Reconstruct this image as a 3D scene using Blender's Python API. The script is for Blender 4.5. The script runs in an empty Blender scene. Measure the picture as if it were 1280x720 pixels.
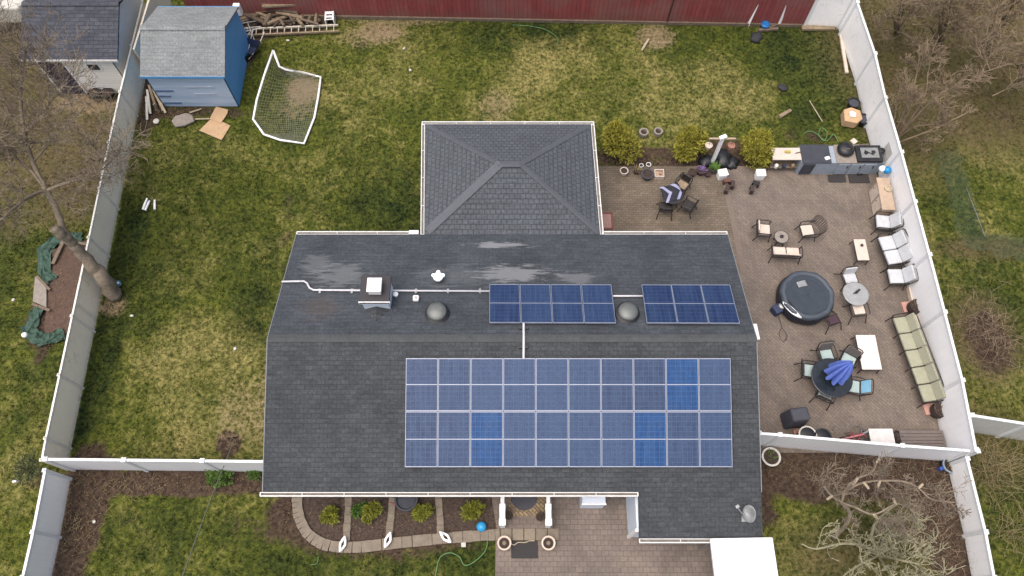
import bpy, bmesh, math, random
from mathutils import Vector, Matrix
R = math.radians
random.seed(11)
scene = bpy.context.scene
COL = scene.collection
# ------------------------------------------------------------------ camera
H = 27.0; FPX = 951.0; TH = R(24.1)
cT, sT = math.cos(TH), math.sin(TH)
cam = bpy.data.cameras.new('camera'); camo = bpy.data.objects.new('camera', cam); COL.objects.link(camo)
camo.location = (0, 0, H); camo.rotation_euler = (TH, 0, 0)
cam.sensor_width = 36; cam.lens = FPX * 36 / 1280; cam.clip_end = 2000; cam.clip_start = .1
scene.camera = camo

def P(px, py, z=0.0):
    u = px - 640; v = 360 - py
    d = (FPX * cT - v * sT); t = (H - z) / d
    return Vector((u * t, (FPX * sT + v * cT) * t, z))
def PP(px, py, a, b, c):          # hit with plane z = a + b*X + c*Y
    u = px - 640; v = 360 - py
    dx, dy, dz = u, FPX * sT + v * cT, -(FPX * cT - v * sT)
    t = (a - H) / (dz - b * dx - c * dy)
    return Vector((dx * t, dy * t, H + dz * t))

# ------------------------------------------------------------------ render look
scene.view_settings.view_transform = 'Standard'
scene.view_settings.look = 'None'
scene.view_settings.exposure = 0.32
scene.view_settings.gamma = 1
scene.render.engine = 'CYCLES'
w = bpy.data.worlds.new('World'); scene.world = w; w.use_nodes = True
nt = w.node_tree
sky = nt.nodes.new('ShaderNodeTexSky'); sky.sky_type = 'NISHITA'; sky.sun_disc = False
SUN_EL, SUN_AZ = R(74), R(238)    # azimuth from +Y clockwise
sky.sun_elevation = SUN_EL; sky.sun_rotation = SUN_AZ
sky.air_density = 1.0; sky.dust_density = 8.0; sky.ozone_density = 1.0
bg = nt.nodes['Background']; bg.inputs['Strength'].default_value = 0.15
nt.links.new(sky.outputs[0], bg.inputs[0])
sun = bpy.data.lights.new('sun', 'SUN'); suno = bpy.data.objects.new('sun', sun); COL.objects.link(suno)
sun.energy = 1.7; sun.angle = R(75); sun.color = (1, .975, .95)
sd = Vector((math.sin(SUN_AZ) * math.cos(SUN_EL), math.cos(SUN_AZ) * math.cos(SUN_EL), math.sin(SUN_EL)))
suno.rotation_euler = sd.to_track_quat('Z', 'Y').to_euler(); suno.location = (0, 0, 60)

# ------------------------------------------------------------------ materials
def srgb(r, g, b):
    f = lambda c: (c / 255 / 12.92) if c <= 10 else ((c / 255 + .055) / 1.055) ** 2.4
    return (f(r), f(g), f(b), 1)
class G:
    def __init__(s, name):
        s.m = bpy.data.materials.new(name); s.m.use_nodes = True
        s.t = s.m.node_tree; s.n = s.t.nodes; s.b = s.n['Principled BSDF']
        s.out = s.n['Material Output']
    def new(s, typ, **k):
        n = s.n.new(typ)
        for a, v in k.items(): setattr(n, a, v)
        return n
    def put(s, sock, v):
        if isinstance(v, bpy.types.NodeSocket): s.t.links.new(v, sock)
        elif v is not None: sock.default_value = v
    def coord(s, kind='Object'):
        if kind == 'World': return s.new('ShaderNodeNewGeometry').outputs['Position']
        return s.new('ShaderNodeTexCoord').outputs[kind]
    def mapping(s, vec, scale=(1, 1, 1), rot=(0, 0, 0), loc=(0, 0, 0)):
        n = s.new('ShaderNodeMapping'); s.put(n.inputs[0], vec)
        n.inputs['Scale'].default_value = scale; n.inputs['Rotation'].default_value = rot; n.inputs['Location'].default_value = loc
        return n.outputs[0]
    def noise(s, vec, scale, detail=4, rough=.6, dist=0):
        n = s.new('ShaderNodeTexNoise'); s.put(n.inputs['Vector'], vec)
        n.inputs['Scale'].default_value = scale; n.inputs['Detail'].default_value = detail
        n.inputs['Roughness'].default_value = rough; n.inputs['Distortion'].default_value = dist
        return n.outputs['Fac']
    def vor(s, vec, scale, feature='F1', out='Distance'):
        n = s.new('ShaderNodeTexVoronoi'); n.feature = feature; s.put(n.inputs['Vector'], vec)
        n.inputs['Scale'].default_value = scale
        return n.outputs[out]
    def mr(s, v, a, b, c=0., d=1.):
        n = s.new('ShaderNodeMapRange'); s.put(n.inputs[0], v)
        for i, q in enumerate((a, b, c, d)): n.inputs[i + 1].default_value = q
        return n.outputs[0]
    def math(s, op, a, b=None, clamp=False):
        n = s.new('ShaderNodeMath', operation=op, use_clamp=clamp); s.put(n.inputs[0], a)
        if b is not None: s.put(n.inputs[1], b)
        return n.outputs[0]
    def mix(s, f, a, b, blend='MIX'):
        n = s.new('ShaderNodeMix', data_type='RGBA', blend_type=blend)
        s.put(n.inputs[0], f); s.put(n.inputs[6], a); s.put(n.inputs[7], b)
        return n.outputs[2]
    def bump(s, h, strength=.3, dist=.02):
        n = s.new('ShaderNodeBump'); n.inputs['Strength'].default_value = strength; n.inputs['Distance'].default_value = dist
        s.put(n.inputs['Height'], h); s.put(s.b.inputs['Normal'], n.outputs[0])
    def color(s, c): s.put(s.b.inputs['Base Color'], c)
    def rough(s, r): s.put(s.b.inputs['Roughness'], r)
    def brick(s, vec, bw, bh, mortar, c1, c2, cm, offset=.5, bias=0., freq=2, smooth=.1):
        n = s.new('ShaderNodeTexBrick'); s.put(n.inputs['Vector'], vec)
        n.offset = offset; n.offset_frequency = freq; n.squash = 1
        s.put(n.inputs['Color1'], c1); s.put(n.inputs['Color2'], c2); s.put(n.inputs['Mortar'], cm)
        n.inputs['Scale'].default_value = 1; n.inputs['Mortar Size'].default_value = mortar
        n.inputs['Mortar Smooth'].default_value = smooth; n.inputs['Bias'].default_value = bias
        n.inputs['Brick Width'].default_value = bw; n.inputs['Row Height'].default_value = bh
        return n
_mc = {}
def mat(name, col, rough=.7, var=.18, scale=6, metal=0, bump=0, spec=None, fine=.1):
    """plain surface with two scales of tonal wear"""
    if name in _mc: return _mc[name]
    g = G(name); c = srgb(*col); c = tuple(q * .9 for q in c[:3]) + (1,); o = g.coord('World')
    n1 = g.noise(o, scale, 5, .65); n2 = g.noise(o, scale * 9, 2)
    f = g.math('ADD', g.mr(n1, .3, .7, 1 - var, 1 + var), g.mr(n2, .3, .7, -fine, fine))
    v = g.new('ShaderNodeVectorMath', operation='SCALE'); v.inputs[0].default_value = c[:3]; g.put(v.inputs['Scale'], f)
    g.color(v.outputs[0]); g.rough(g.mr(n1, .3, .7, max(.05, rough - .1), min(1, rough + .1)))
    g.b.inputs['Metallic'].default_value = metal
    if spec is not None: g.b.inputs['Specular IOR Level'].default_value = spec
    if bump: g.bump(n2, bump, .01)
    _mc[name] = g.m; return g.m

def grass_mat(name, gain=1.0):
    g = G(name); o = g.coord('World')
    at = lambda k: g.new('ShaderNodeAttribute', attribute_name=k).outputs['Fac']
    dry, soil, dark, litter, sand = at('dry'), at('soil'), at('dark'), at('litter'), at('sand')
    nc = g.noise(o, 2.6, 6, .72, .8); nb = g.noise(o, .35, 4, .6, .4); nm = g.noise(o, 1.1, 7, .72, .5); nf = g.noise(o, 7, 5, .75); nx = g.noise(o, 22, 4, .75)
    m = lambda c: tuple(min(1, q * gain * .79) for q in srgb(*c)[:3]) + (1,)
    
    base = g.mix(g.mr(g.math('ADD', g.math('MULTIPLY', nf, .75), g.math('MULTIPLY', nc, .25)), .40, .62), m((54, 66, 26)), m((116, 121, 46)))
    yel = g.mix(g.mr(nf, .4, .6), m((92, 92, 46)), m((172, 160, 102)))
    df = g.math('ADD', g.mr(dry, 0, 1, -.12, .75), g.math('ADD', g.mr(nb, .38, .62, -.34, .34), g.mr(nc, .34, .66, -.42, .42)), True)
    c = g.mix(df, base, yel)
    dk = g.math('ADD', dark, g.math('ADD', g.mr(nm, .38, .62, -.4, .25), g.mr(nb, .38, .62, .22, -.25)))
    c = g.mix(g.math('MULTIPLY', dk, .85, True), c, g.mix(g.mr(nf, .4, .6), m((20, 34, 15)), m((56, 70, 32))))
    c = g.mix(g.math('MULTIPLY', g.mr(nx, .36, .66), .55), c, g.mix(.5, c, m((28, 32, 16))))
    # litter: brown dead leaves and twigs
    lc = g.mix(g.mr(nf, .35, .65), m((70, 59, 44)), m((118, 103, 78)))
    lc = g.mix(g.mr(nm, .4, .7), lc, m((96, 92, 54)))
    c = g.mix(g.math('MULTIPLY', g.mr(g.math('ADD', litter, g.mr(nf, .3, .7, -.3, .3)), .2, .8), .9, True), c, lc)
    sc_ = g.mix(g.mr(nf, .35, .65), m((52, 42, 37)), m((98, 82, 68)))
    vs = g.vor(o, 9); sc_ = g.mix(g.mr(vs, .04, .16, .55, 0), sc_, m((142, 128, 104)))
    c = g.mix(g.mr(g.math('ADD', soil, g.mr(nm, .3, .7, -.28, .28)), .35, .62), c, sc_)
    sd_ = g.mix(g.mr(nf, .3, .7), m((118, 102, 76)), m((160, 142, 114)))
    c = g.mix(g.mr(g.math('ADD', sand, g.mr(nf, .3, .7, -.35, .35)), .3, .8), c, sd_)
    # scattered pale flecks
    fl = g.vor(o, 2.3); c = g.mix(g.mr(fl, .012, .022, .8, 0), c, m((200, 196, 170)))
    g.color(c); g.rough(.95); g.b.inputs['Specular IOR Level'].default_value = .15
    g.bump(g.math('ADD', nf, g.math('MULTIPLY', nx, .5)), .9, .06)
    return g.m
M_grass = grass_mat('lawn'); M_tuft = grass_mat('grass_blades', 1.12)

def shingle_mat(name, c1, c2, cm, row=.145, wdt=.33, axis='Y', patches=(), mortar=.012, blot=.25, streak=0):
    g = G(name); o = g.coord('World')
    if axis == 'X': o2 = g.mapping(o, rot=(0, 0, R(90)))
    else: o2 = o
    wob = g.noise(o, 3, 2)
    b = g.brick(o2, wdt, row, mortar, srgb(*c1), srgb(*c2), srgb(*cm), .5, 0)
    nb = g.noise(o, .7, 5, .65, .5); nf = g.noise(o, 14, 4, .75); nt_ = g.noise(g.mapping(o2, scale=(1.2, 7, 1)), 1.6, 4, .6)
    c = g.mix(1., b.outputs['Color'], g.mix(g.mr(nb, .3, .7), (1 - blot,) * 3 + (1,), (1 + blot,) * 3 + (1,)), 'MULTIPLY')
    c = g.mix(1., c, g.mix(g.mr(nt_, .3, .7), (.84,) * 3 + (1,), (1.17,) * 3 + (1,)), 'MULTIPLY')
    c = g.mix(1., c, g.mix(g.mr(nf, .3, .7), (.7,) * 3 + (1,), (1.3,) * 3 + (1,)), 'MULTIPLY')
    for (x, y, rx, ry, col, a) in patches:
        v = g.mapping(o, scale=(1 / rx, 1 / ry, 0), loc=(-x / rx, -y / ry, 0))
        ln = g.new('ShaderNodeVectorMath', operation='LENGTH'); g.put(ln.inputs[0], v)
        ns = g.noise(g.mapping(o, scale=(.6, 4, 1)), 2.5, 4, .7)
        f = g.mr(g.math('ADD', ln.outputs['Value'], g.mr(ns, .3, .7, -.7, .7)), .6, 1.05, a, 0)
        c = g.mix(f, c, srgb(*col))
    g.color(c); g.rough(.92); g.b.inputs['Specular IOR Level'].default_value = .25
    g.bump(g.math('ADD', b.outputs['Fac'], g.math('MULTIPLY', nf, -.6)), -.35, .012)
    return g.m

def paver_mat(name, c1, c2, cm, bw, bh, rot=0, mortar=.012, blot=.22, wet=.0):
    g = G(name); o = g.coord('World')
    o2 = g.mapping(o, rot=(0, 0, R(rot)))
    b = g.brick(o2, bw, bh, mortar, srgb(*c1), srgb(*c2), srgb(*cm), .5, 0)
    b2 = g.brick(g.mapping(o2, loc=(.37, .2, 0)), bw * 2.7, bh * 3, 0, (.8, .8, .8, 1), (1.18, 1.14, 1.1, 1), (1, 1, 1, 1))
    nb = g.noise(o, .55, 5, .65, .6); nf = g.noise(o, 16, 3, .7); nm = g.noise(o, 2.4, 4, .7)
    c = g.mix(.5, b.outputs['Color'], b2.outputs['Color'], 'MULTIPLY')
    c = g.mix(1., c, g.mix(g.mr(nb, .3, .7), (1 - blot, 1 - blot * .95, 1 - blot * .95, 1), (1 + blot, 1 + blot * .95, 1 + blot * .9, 1)), 'MULTIPLY')
    c = g.mix(1., c, g.mix(g.mr(nf, .3, .7), (.86,) * 3 + (1,), (1.14,) * 3 + (1,)), 'MULTIPLY')
    c = g.mix(g.mr(nm, .58, .75, 0, .3), c, srgb(92, 84, 70))
    g.color(c); g.rough(.88); g.b.inputs['Specular IOR Level'].default_value = .25
    g.bump(g.math('ADD', b.outputs['Fac'], g.math('MULTIPLY', nf, -.5)), -.4, .01)
    return g.m

def vinyl_mat(name, col, grime=(150, 145, 130), g_amt=.35, step=.28, twig_shade=0., dirty_base=.5, seam_amt=.22):
    """fence vinyl: faint board seams, painted vein-like twig shadows, grime low down"""
    g = G(name); o = g.coord('World'); tc = g.coord('Object')
    nb = g.noise(o, .8, 5, .7); nf = g.noise(o, 9, 4, .7)
    c = g.mix(g.mr(nb, .42, .75, 0, g_amt), srgb(*col), srgb(*grime))
    c = g.mix(g.mr(nf, .45, .75, 0, g_amt * .5), c, srgb(*grime))
    if twig_shade:  # thin dark veins paint twig shadows into the vinyl colour
        wv = g.new('ShaderNodeVectorMath', operation='ADD'); nt3 = g.new('ShaderNodeTexNoise'); g.put(nt3.inputs['Vector'], o); nt3.inputs['Scale'].default_value = 1.7; nt3.inputs['Detail'].default_value = 3; g.put(wv.inputs[0], g.mapping(o, scale=(1, .45, 1))); g.put(wv.inputs[1], nt3.outputs['Color'])
        ed = g.vor(wv.outputs[0], 2.1, 'DISTANCE_TO_EDGE')
        area = g.mr(g.noise(o, .33, 2), .44, .62)
        c = g.mix(g.math('MULTIPLY', g.mr(ed, .0, .035, twig_shade * .8, 0), g.math('MULTIPLY', area, g.mr(g.noise(o, 3, 3), .42, .58))), c, srgb(96, 96, 92))
    sx = g.new('ShaderNodeSeparateXYZ'); g.put(sx.inputs[0], tc)
    q = g.math('FRACT', g.math('DIVIDE', sx.outputs['X'], step))
    seam = g.mr(g.math('ABSOLUTE', g.math('SUBTRACT', q, .5)), .45, .49, 0, seam_amt)
    c = g.mix(seam, c, srgb(120, 122, 124))
    low = g.mr(sx.outputs['Z'], 0, .3, dirty_base, 0)
    c = g.mix(g.math('MULTIPLY', low, g.mr(nf, .3, .6)), c, srgb(104, 104, 78))
    g.color(c); g.rough(.45)
    return g.m

def boards_mat(name, c1, c2, width=.14, rot=0, rough=.8, axis='Z'):
    g = G(name); tc = g.coord('Object')
    sx = g.new('ShaderNodeSeparateXYZ'); g.put(sx.inputs[0], tc)
    q = g.math('DIVIDE', sx.outputs['X'], width)
    fr = g.math('FRACT', q); fl = g.math('FLOOR', q)
    wn = g.new('ShaderNodeTexWhiteNoise', noise_dimensions='1D'); g.put(wn.inputs['W'], fl)
    nf = g.noise(g.mapping(tc, scale=(8, 8, 1)), 2, 4, .7); nb = g.noise(tc, .6, 4)
    c = g.mix(wn.outputs['Value'], srgb(*c1), srgb(*c2))
    c = g.mix(1., c, g.mix(g.mr(nf, .3, .7), (.8,) * 3 + (1,), (1.2,) * 3 + (1,)), 'MULTIPLY')
    c = g.mix(g.mr(nb, .42, .65, 0, .6), c, srgb(124, 92, 86)); c = g.mix(g.mr(sx.outputs['Z'], 0, .7, .5, 0), c, srgb(96, 74, 60))
    c = g.mix(g.mr(g.math('ABSOLUTE', g.math('SUBTRACT', fr, .5)), .45, .48, 0, .8), c, srgb(*[int(k * .35) for k in c1]))
    g.color(c); g.rough(rough); return g.m

def siding_mat(name, c1, c2, row=.12, patches=True):
    g = G(name); tc = g.coord('Object')
    sx = g.new('ShaderNodeSeparateXYZ'); g.put(sx.inputs[0], tc)
    q = g.math('DIVIDE', sx.outputs['Z'], row); fr = g.math('FRACT', q); fl = g.math('FLOOR', q)
    wn = g.new('ShaderNodeTexWhiteNoise', noise_dimensions='1D'); g.put(wn.inputs['W'], fl)
    nf = g.noise(g.mapping(tc, scale=(1, 1, 9)), 1.3, 3, .6)
    c = g.mix(g.math('MULTIPLY', g.math('ADD', wn.outputs['Value'], g.mr(nf, .35, .65)), .5), srgb(*c1), srgb(*c2))
    c = g.mix(g.mr(fr, 0, .12, .45, 0), c, srgb(*[int(k * .55) for k in c1]))
    g.color(c); g.rough(.6); return g.m

M = {
 'white': mat('white_vinyl', (226, 228, 230), .45, .05, 3, fine=.03),
 'bright': mat('bright_white_paint', (240, 240, 240), .4, .03, 2, fine=.02),
 'gutter': mat('gutter_white', (222, 222, 220), .4, .12, 4),
 'gutter_in': mat('gutter_silt', (118, 112, 104), .9, .3, 6),
 'cream': mat('cream_fabric', (200, 186, 174), .9, .08, 5),
 'lgrey': mat('pale_grey_fabric', (186, 189, 193), .9, .1, 5, bump=.2),
 'green_f': mat('sage_green_fabric', (152, 152, 132), .9, .1, 5, bump=.2),
 'mint': mat('pale_mint_mesh_fabric', (160, 178, 176), .85, .1, 6),
 'bluefab': mat('light_blue_fabric', (126, 178, 206), .8, .1, 6),
 'frame': mat('dark_metal_frame', (46, 42, 42), .5, .2, 8, metal=.3),
 'black': mat('black_plastic', (30, 31, 34), .45, .3, 6),
 'blackfab': mat('black_cover', (42, 42, 48), .8, .3, 6, bump=.3),
 'char': mat('charcoal_cover', (62, 64, 72), .75, .25, 5, bump=.3),
 'tub': mat('inflatable_tub_vinyl', (64, 72, 82), .6, .16, 4, bump=.15),
 'tub_dark': mat('inflatable_tub_side', (28, 32, 42), .5, .2, 4),
 'meshback': mat('dark_mesh_back', (92, 88, 86), .8, .2, 9),
 'glass': mat('frosted_table_glass', (150, 152, 152), .2, .12, 6),
 'dglass': mat('dark_table_glass', (38, 44, 50), .15, .2, 6),
 'wood': mat('weathered_wood', (138, 122, 100), .85, .3, 5, fine=.2),
 'wood2': mat('grey_driftwood', (112, 98, 84), .9, .3, 5, fine=.2),
 'tanwood': mat('tan_wood', (172, 152, 132), .8, .18, 5),
 'cardboard': mat('cardboard', (184, 154, 120), .9, .1, 4),
 'terra': mat('terracotta', (158, 116, 100), .85, .15, 6),
 'stone': mat('grey_stone', (138, 130, 122), .9, .2, 6, bump=.3),
 'concrete': mat('pale_concrete', (190, 188, 180), .9, .15, 5),
 'soil': mat('potting_soil', (58, 46, 40), .95, .4, 14, bump=.5),
 'brown': mat('dark_brown_wicker', (62, 50, 46), .8, .35, 18, bump=.4),
 'purple': mat('plum_fabric', (64, 44, 54), .85, .2, 8),
 'blue': mat('blue_plastic', (34, 108, 176), .4, .12, 6),
 'navy': mat('navy_fabric', (44, 54, 82), .7, .25, 6),
 'cyan': mat('bright_blue_ball', (48, 150, 205), .35, .12, 6),
 'umb': mat('royal_blue_canvas', (104, 130, 214), .8, .14, 5),
 'red': mat('faded_red_metal', (150, 70, 74), .5, .2, 6),
 'pinkmat': mat('pale_pink_mat', (158, 126, 118), .9, .15, 8),
 'rust': mat('rusty_brown_metal', (96, 62, 56), .7, .3, 8),
 'mat': mat('dark_rubber_mat', (52, 50, 50), .9, .2, 8),
 'hose': mat('green_hose', (86, 130, 78), .5, .15, 6),
 'netting': mat('green_plastic_netting', (56, 82, 70), .8, .4, 9, fine=.25),
 'galv': mat('galvanised_steel', (150, 152, 152), .4, .2, 6, metal=.5),
 'pipe': mat('light_grey_conduit', (200, 200, 204), .4, .08, 6),
 'alu': mat('panel_frame_aluminium', (146, 153, 170), .5, .06, 5, metal=.4),
 'sidingL': siding_mat('light_blue_siding', (154, 180, 208), (188, 204, 224), .13),
 'sidingH': siding_mat('pale_blue_house_siding', (196, 208, 222), (208, 217, 229), .12),
 'sidingB': siding_mat('deep_blue_siding', (84, 146, 200), (92, 154, 208), .13),
 'sidingW': siding_mat('white_siding', (214, 214, 210), (226, 226, 222), .16),
 'bark': mat('grey_brown_bark', (132, 120, 104), .95, .3, 7, bump=.8, fine=.25),
 'twig': mat('grey_twigs', (122, 110, 95), .95, .2, 4),
 'twig2': mat('brown_twigs', (128, 112, 92), .95, .25, 3),
 'twig3': mat('olive_grey_twigs', (142, 138, 112), .95, .2, 4),
 'cutwood': mat('fresh_cut_wood', (176, 162, 138), .9, .15, 6),
 'yew': mat('yellow_green_foliage', (134, 130, 42), .85, .5, 6, fine=.4),
 'yew2': mat('small_shrub_foliage', (126, 130, 42), .85, .5, 8, fine=.4),
 'leafg': mat('fresh_green_leaves', (84, 116, 44), .8, .3, 7),
 'drygrass': mat('dry_reed_grass', (124, 112, 80), .9, .25, 4),
 'darkdoor': mat('dark_navy_door', (42, 42, 66), .6, .2, 5),
 'panew': mat('window_glass_dark', (52, 58, 64), .15, .2, 5),
 'peach': mat('peach_concrete', (206, 190, 174), .9, .12, 5),
 'redbarn': boards_mat('red_painted_boards', (124, 54, 56), (138, 66, 66), .2),
 'fenceE': vinyl_mat('white_fence_vinyl', (248, 248, 248), g_amt=.1, twig_shade=.5, seam_amt=.07),
 'fenceS': vinyl_mat('white_fence_vinyl_clean', (234, 235, 238), g_amt=.12, step=.2, twig_shade=.12),
 'fenceW': vinyl_mat('grey_weathered_fence', (248, 238, 218), (218, 208, 184), .4, 2.7, twig_shade=.55, dirty_base=.7),
 'fenceL': vinyl_mat('pale_fence_vinyl', (252, 252, 250), g_amt=.08, step=.2, seam_amt=.1),
 'fenceG': vinyl_mat('greyish_white_fence', (196, 196, 192), g_amt=.3),
}

# ------------------------------------------------------------------ mesh builder
class MB:
    def __init__(s): s.v = []; s.f = []
    def add(s, vs, fs):
        o = len(s.v); s.v += [tuple(v) for v in vs]; s.f += [tuple(i + o for i in f) for f in fs]; return s
    def box(s, c, d, rz=0, top=1.0, tilt=None):
        x, y, z = d[0] / 2, d[1] / 2, d[2] / 2
        vs = [Vector((-x, -y, -z)), Vector((x, -y, -z)), Vector((x, y, -z)), Vector((-x, y, -z)),
              Vector((-x * top, -y * top, z)), Vector((x * top, -y * top, z)), Vector((x * top, y * top, z)), Vector((-x * top, y * top, z))]
        m = Matrix.Rotation(rz, 3, 'Z')
        if tilt is not None: m = m @ Matrix.Rotation(tilt[0], 3, 'X') @ Matrix.Rotation(tilt[1], 3, 'Y')
        c = Vector(c)
        return s.add([m @ v + c for v in vs], [(3, 2, 1, 0), (4, 5, 6, 7), (0, 1, 5, 4), (1, 2, 6, 5), (2, 3, 7, 6), (3, 0, 4, 7)])
    def tube(s, pts, r, n=6, cap=True):
        pts = [Vector(p) for p in pts]
        if not hasattr(r, '__len__'): r = [r] * len(pts)
        o = []; prev = None
        for i, p in enumerate(pts):
            a = pts[max(0, i - 1)]; b = pts[min(len(pts) - 1, i + 1)]
            d = (b - a).normalized() if (b - a).length > 1e-9 else Vector((0, 0, 1))
            u = d.orthogonal().normalized() if prev is None else (prev - d * prev.dot(d)).normalized()
            prev = u; w_ = d.cross(u)
            for k in range(n):
                t = 2 * math.pi * k / n
                o.append(p + (u * math.cos(t) + w_ * math.sin(t)) * r[i])
        fs = [(i * n + k, i * n + (k + 1) % n, (i + 1) * n + (k + 1) % n, (i + 1) * n + k) for i in range(len(pts) - 1) for k in range(n)]
        if cap: fs += [tuple(range(n))[::-1], tuple((len(pts) - 1) * n + k for k in range(n))]
        return s.add(o, fs)
    def lathe(s, prof, c=(0, 0, 0), n=20, sx=1, sy=1, cap=True, wob=None):
        vs = []
        for (r, z) in prof:
            for k in range(n):
                t = 2 * math.pi * k / n; rr = r * (wob(t, z) if wob else 1)
                vs.append((c[0] + rr * math.cos(t) * sx, c[1] + rr * math.sin(t) * sy, c[2] + z))
        L = len(prof)
        fs = [(i * n + k, i * n + (k + 1) % n, (i + 1) * n + (k + 1) % n, (i + 1) * n + k) for i in range(L - 1) for k in range(n)]
        if cap: fs += [tuple(range(n))[::-1], tuple((L - 1) * n + k for k in range(n))]
        return s.add(vs, fs)
    def prism(s, poly, z0, z1):
        n = len(poly)
        a = sum(poly[i][0] * poly[(i + 1) % n][1] - poly[(i + 1) % n][0] * poly[i][1] for i in range(n))
        if a < 0: poly = poly[::-1]
        vs = [(p[0], p[1], z0) for p in poly] + [(p[0], p[1], z1) for p in poly]
        return s.add(vs, [tuple(range(n))[::-1], tuple(range(n, 2 * n))] + [(i, (i + 1) % n, n + (i + 1) % n, n + i) for i in range(n)])
    def slab(s, quad, th):          # quad of 3D points (ccw from above), thickness downwards
        q = [Vector(p) for p in quad]; n = len(q)
        b = [p - Vector((0, 0, th)) for p in q]
        return s.add(q + b, [tuple(range(n)), tuple(range(n, 2 * n))[::-1]] + [(i, n + i, n + (i + 1) % n, (i + 1) % n) for i in range(n)])
    def build(s, name, m, parent=None, bevel=0, smooth=False, loc=None, rz=0, seg=2, sub=0):
        me = bpy.data.meshes.new(name); me.from_pydata(s.v, [], s.f); me.update()
        if smooth: me.polygons.foreach_set('use_smooth', [True] * len(me.polygons))
        me.materials.append(m)
        o = bpy.data.objects.new(name, me); COL.objects.link(o)
        if parent is not None: o.parent = parent
        if loc is not None: o.location = loc
        o.rotation_euler.z = rz
        if bevel:
            b = o.modifiers.new('bevel', 'BEVEL'); b.width = bevel; b.segments = seg; b.limit_method = 'ANGLE'; b.angle_limit = R(35)
        if sub:
            b = o.modifiers.new('sub', 'SUBSURF'); b.levels = sub; b.render_levels = sub
        return o
def tag(o, label=None, cat=None, group=None, kind=None):
    if label: o['label'] = label
    if cat: o['category'] = cat
    if group: o['group'] = group
    if kind: o['kind'] = kind
    return o
def thing(name, label, cat, loc, rz=0, group=None):
    o = bpy.data.objects.new(name, None); COL.objects.link(o); o.empty_display_size = .2
    o.location = loc; o.rotation_euler.z = rz
    return tag(o, label, cat, group)
def one(mb, name, m, label, cat, loc=(0, 0, 0), rz=0, group=None, **k):
    return tag(mb.build(name, m, None, loc=loc, rz=rz, **k), label, cat, group)
def face(dx, dy):      # rotation so that local -Y looks along the image direction (dx, dy)
    return math.atan2(-dy, dx) + math.pi / 2
def copy_tree(o, parent=None):
    c = o.copy(); COL.objects.link(c); c.parent = parent
    for ch in list(o.children): copy_tree(ch, c)
    return c

# ------------------------------------------------------------------ geometry of the plot
ZE = 2.5; SL = 1 / 3.; YF, YR, YB = 3.92, 8.51, 13.10; XL, XR = -7.85, 7.85
ZR = ZE + (YR - YF) * SL
GY, GX = 2.57, 3.99; GZ = ZE - (YF - GY) * SL
EX0, EX1, EY = -3.30, 3.16, 17.97
patio_px = [(752, 205), (960, 212), (1085, 185), (1115, 290), (1160, 430), (1186, 556), (948, 556), (940, 300), (752, 300)]
patio = [P(*p)[:2] for p in patio_px]
patio = [(EX1 - .3, P(0, 208)[1]), P(965, 208)[:2], P(990, 185)[:2], P(1086, 180)[:2], P(1187, 566)[:2], (7.2, P(948, 566)[1]), (7.2, 12.7), (EX1 - .3, 12.7)]
drive = [P(622, 668)[:2], P(615, 626)[:2], (-.65, 4.5), (7.2, 4.5), (7.8, -3.5), (-.6, -3.5), (-.55, P(622, 668)[1])]
yard_houses = [[(XL + .2, YF + .4), (XR - .2, YF + .4), (XR - .2, YB - .2), (XL + .2, YB - .2)], [(EX0 + .2, YB - .3), (EX1 - .2, YB - .3), (EX1 - .2, EY - .2), (EX0 + .2, EY - .2)]]
def inpoly(x, y, poly):
    c = False; n = len(poly)
    for i in range(n):
        x1, y1 = poly[i][0], poly[i][1]; x2, y2 = poly[i - 1][0], poly[i - 1][1]
        if (y1 > y) != (y2 > y) and x < (x2 - x1) * (y - y1) / (y2 - y1) + x1: c = not c
    return c
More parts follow.
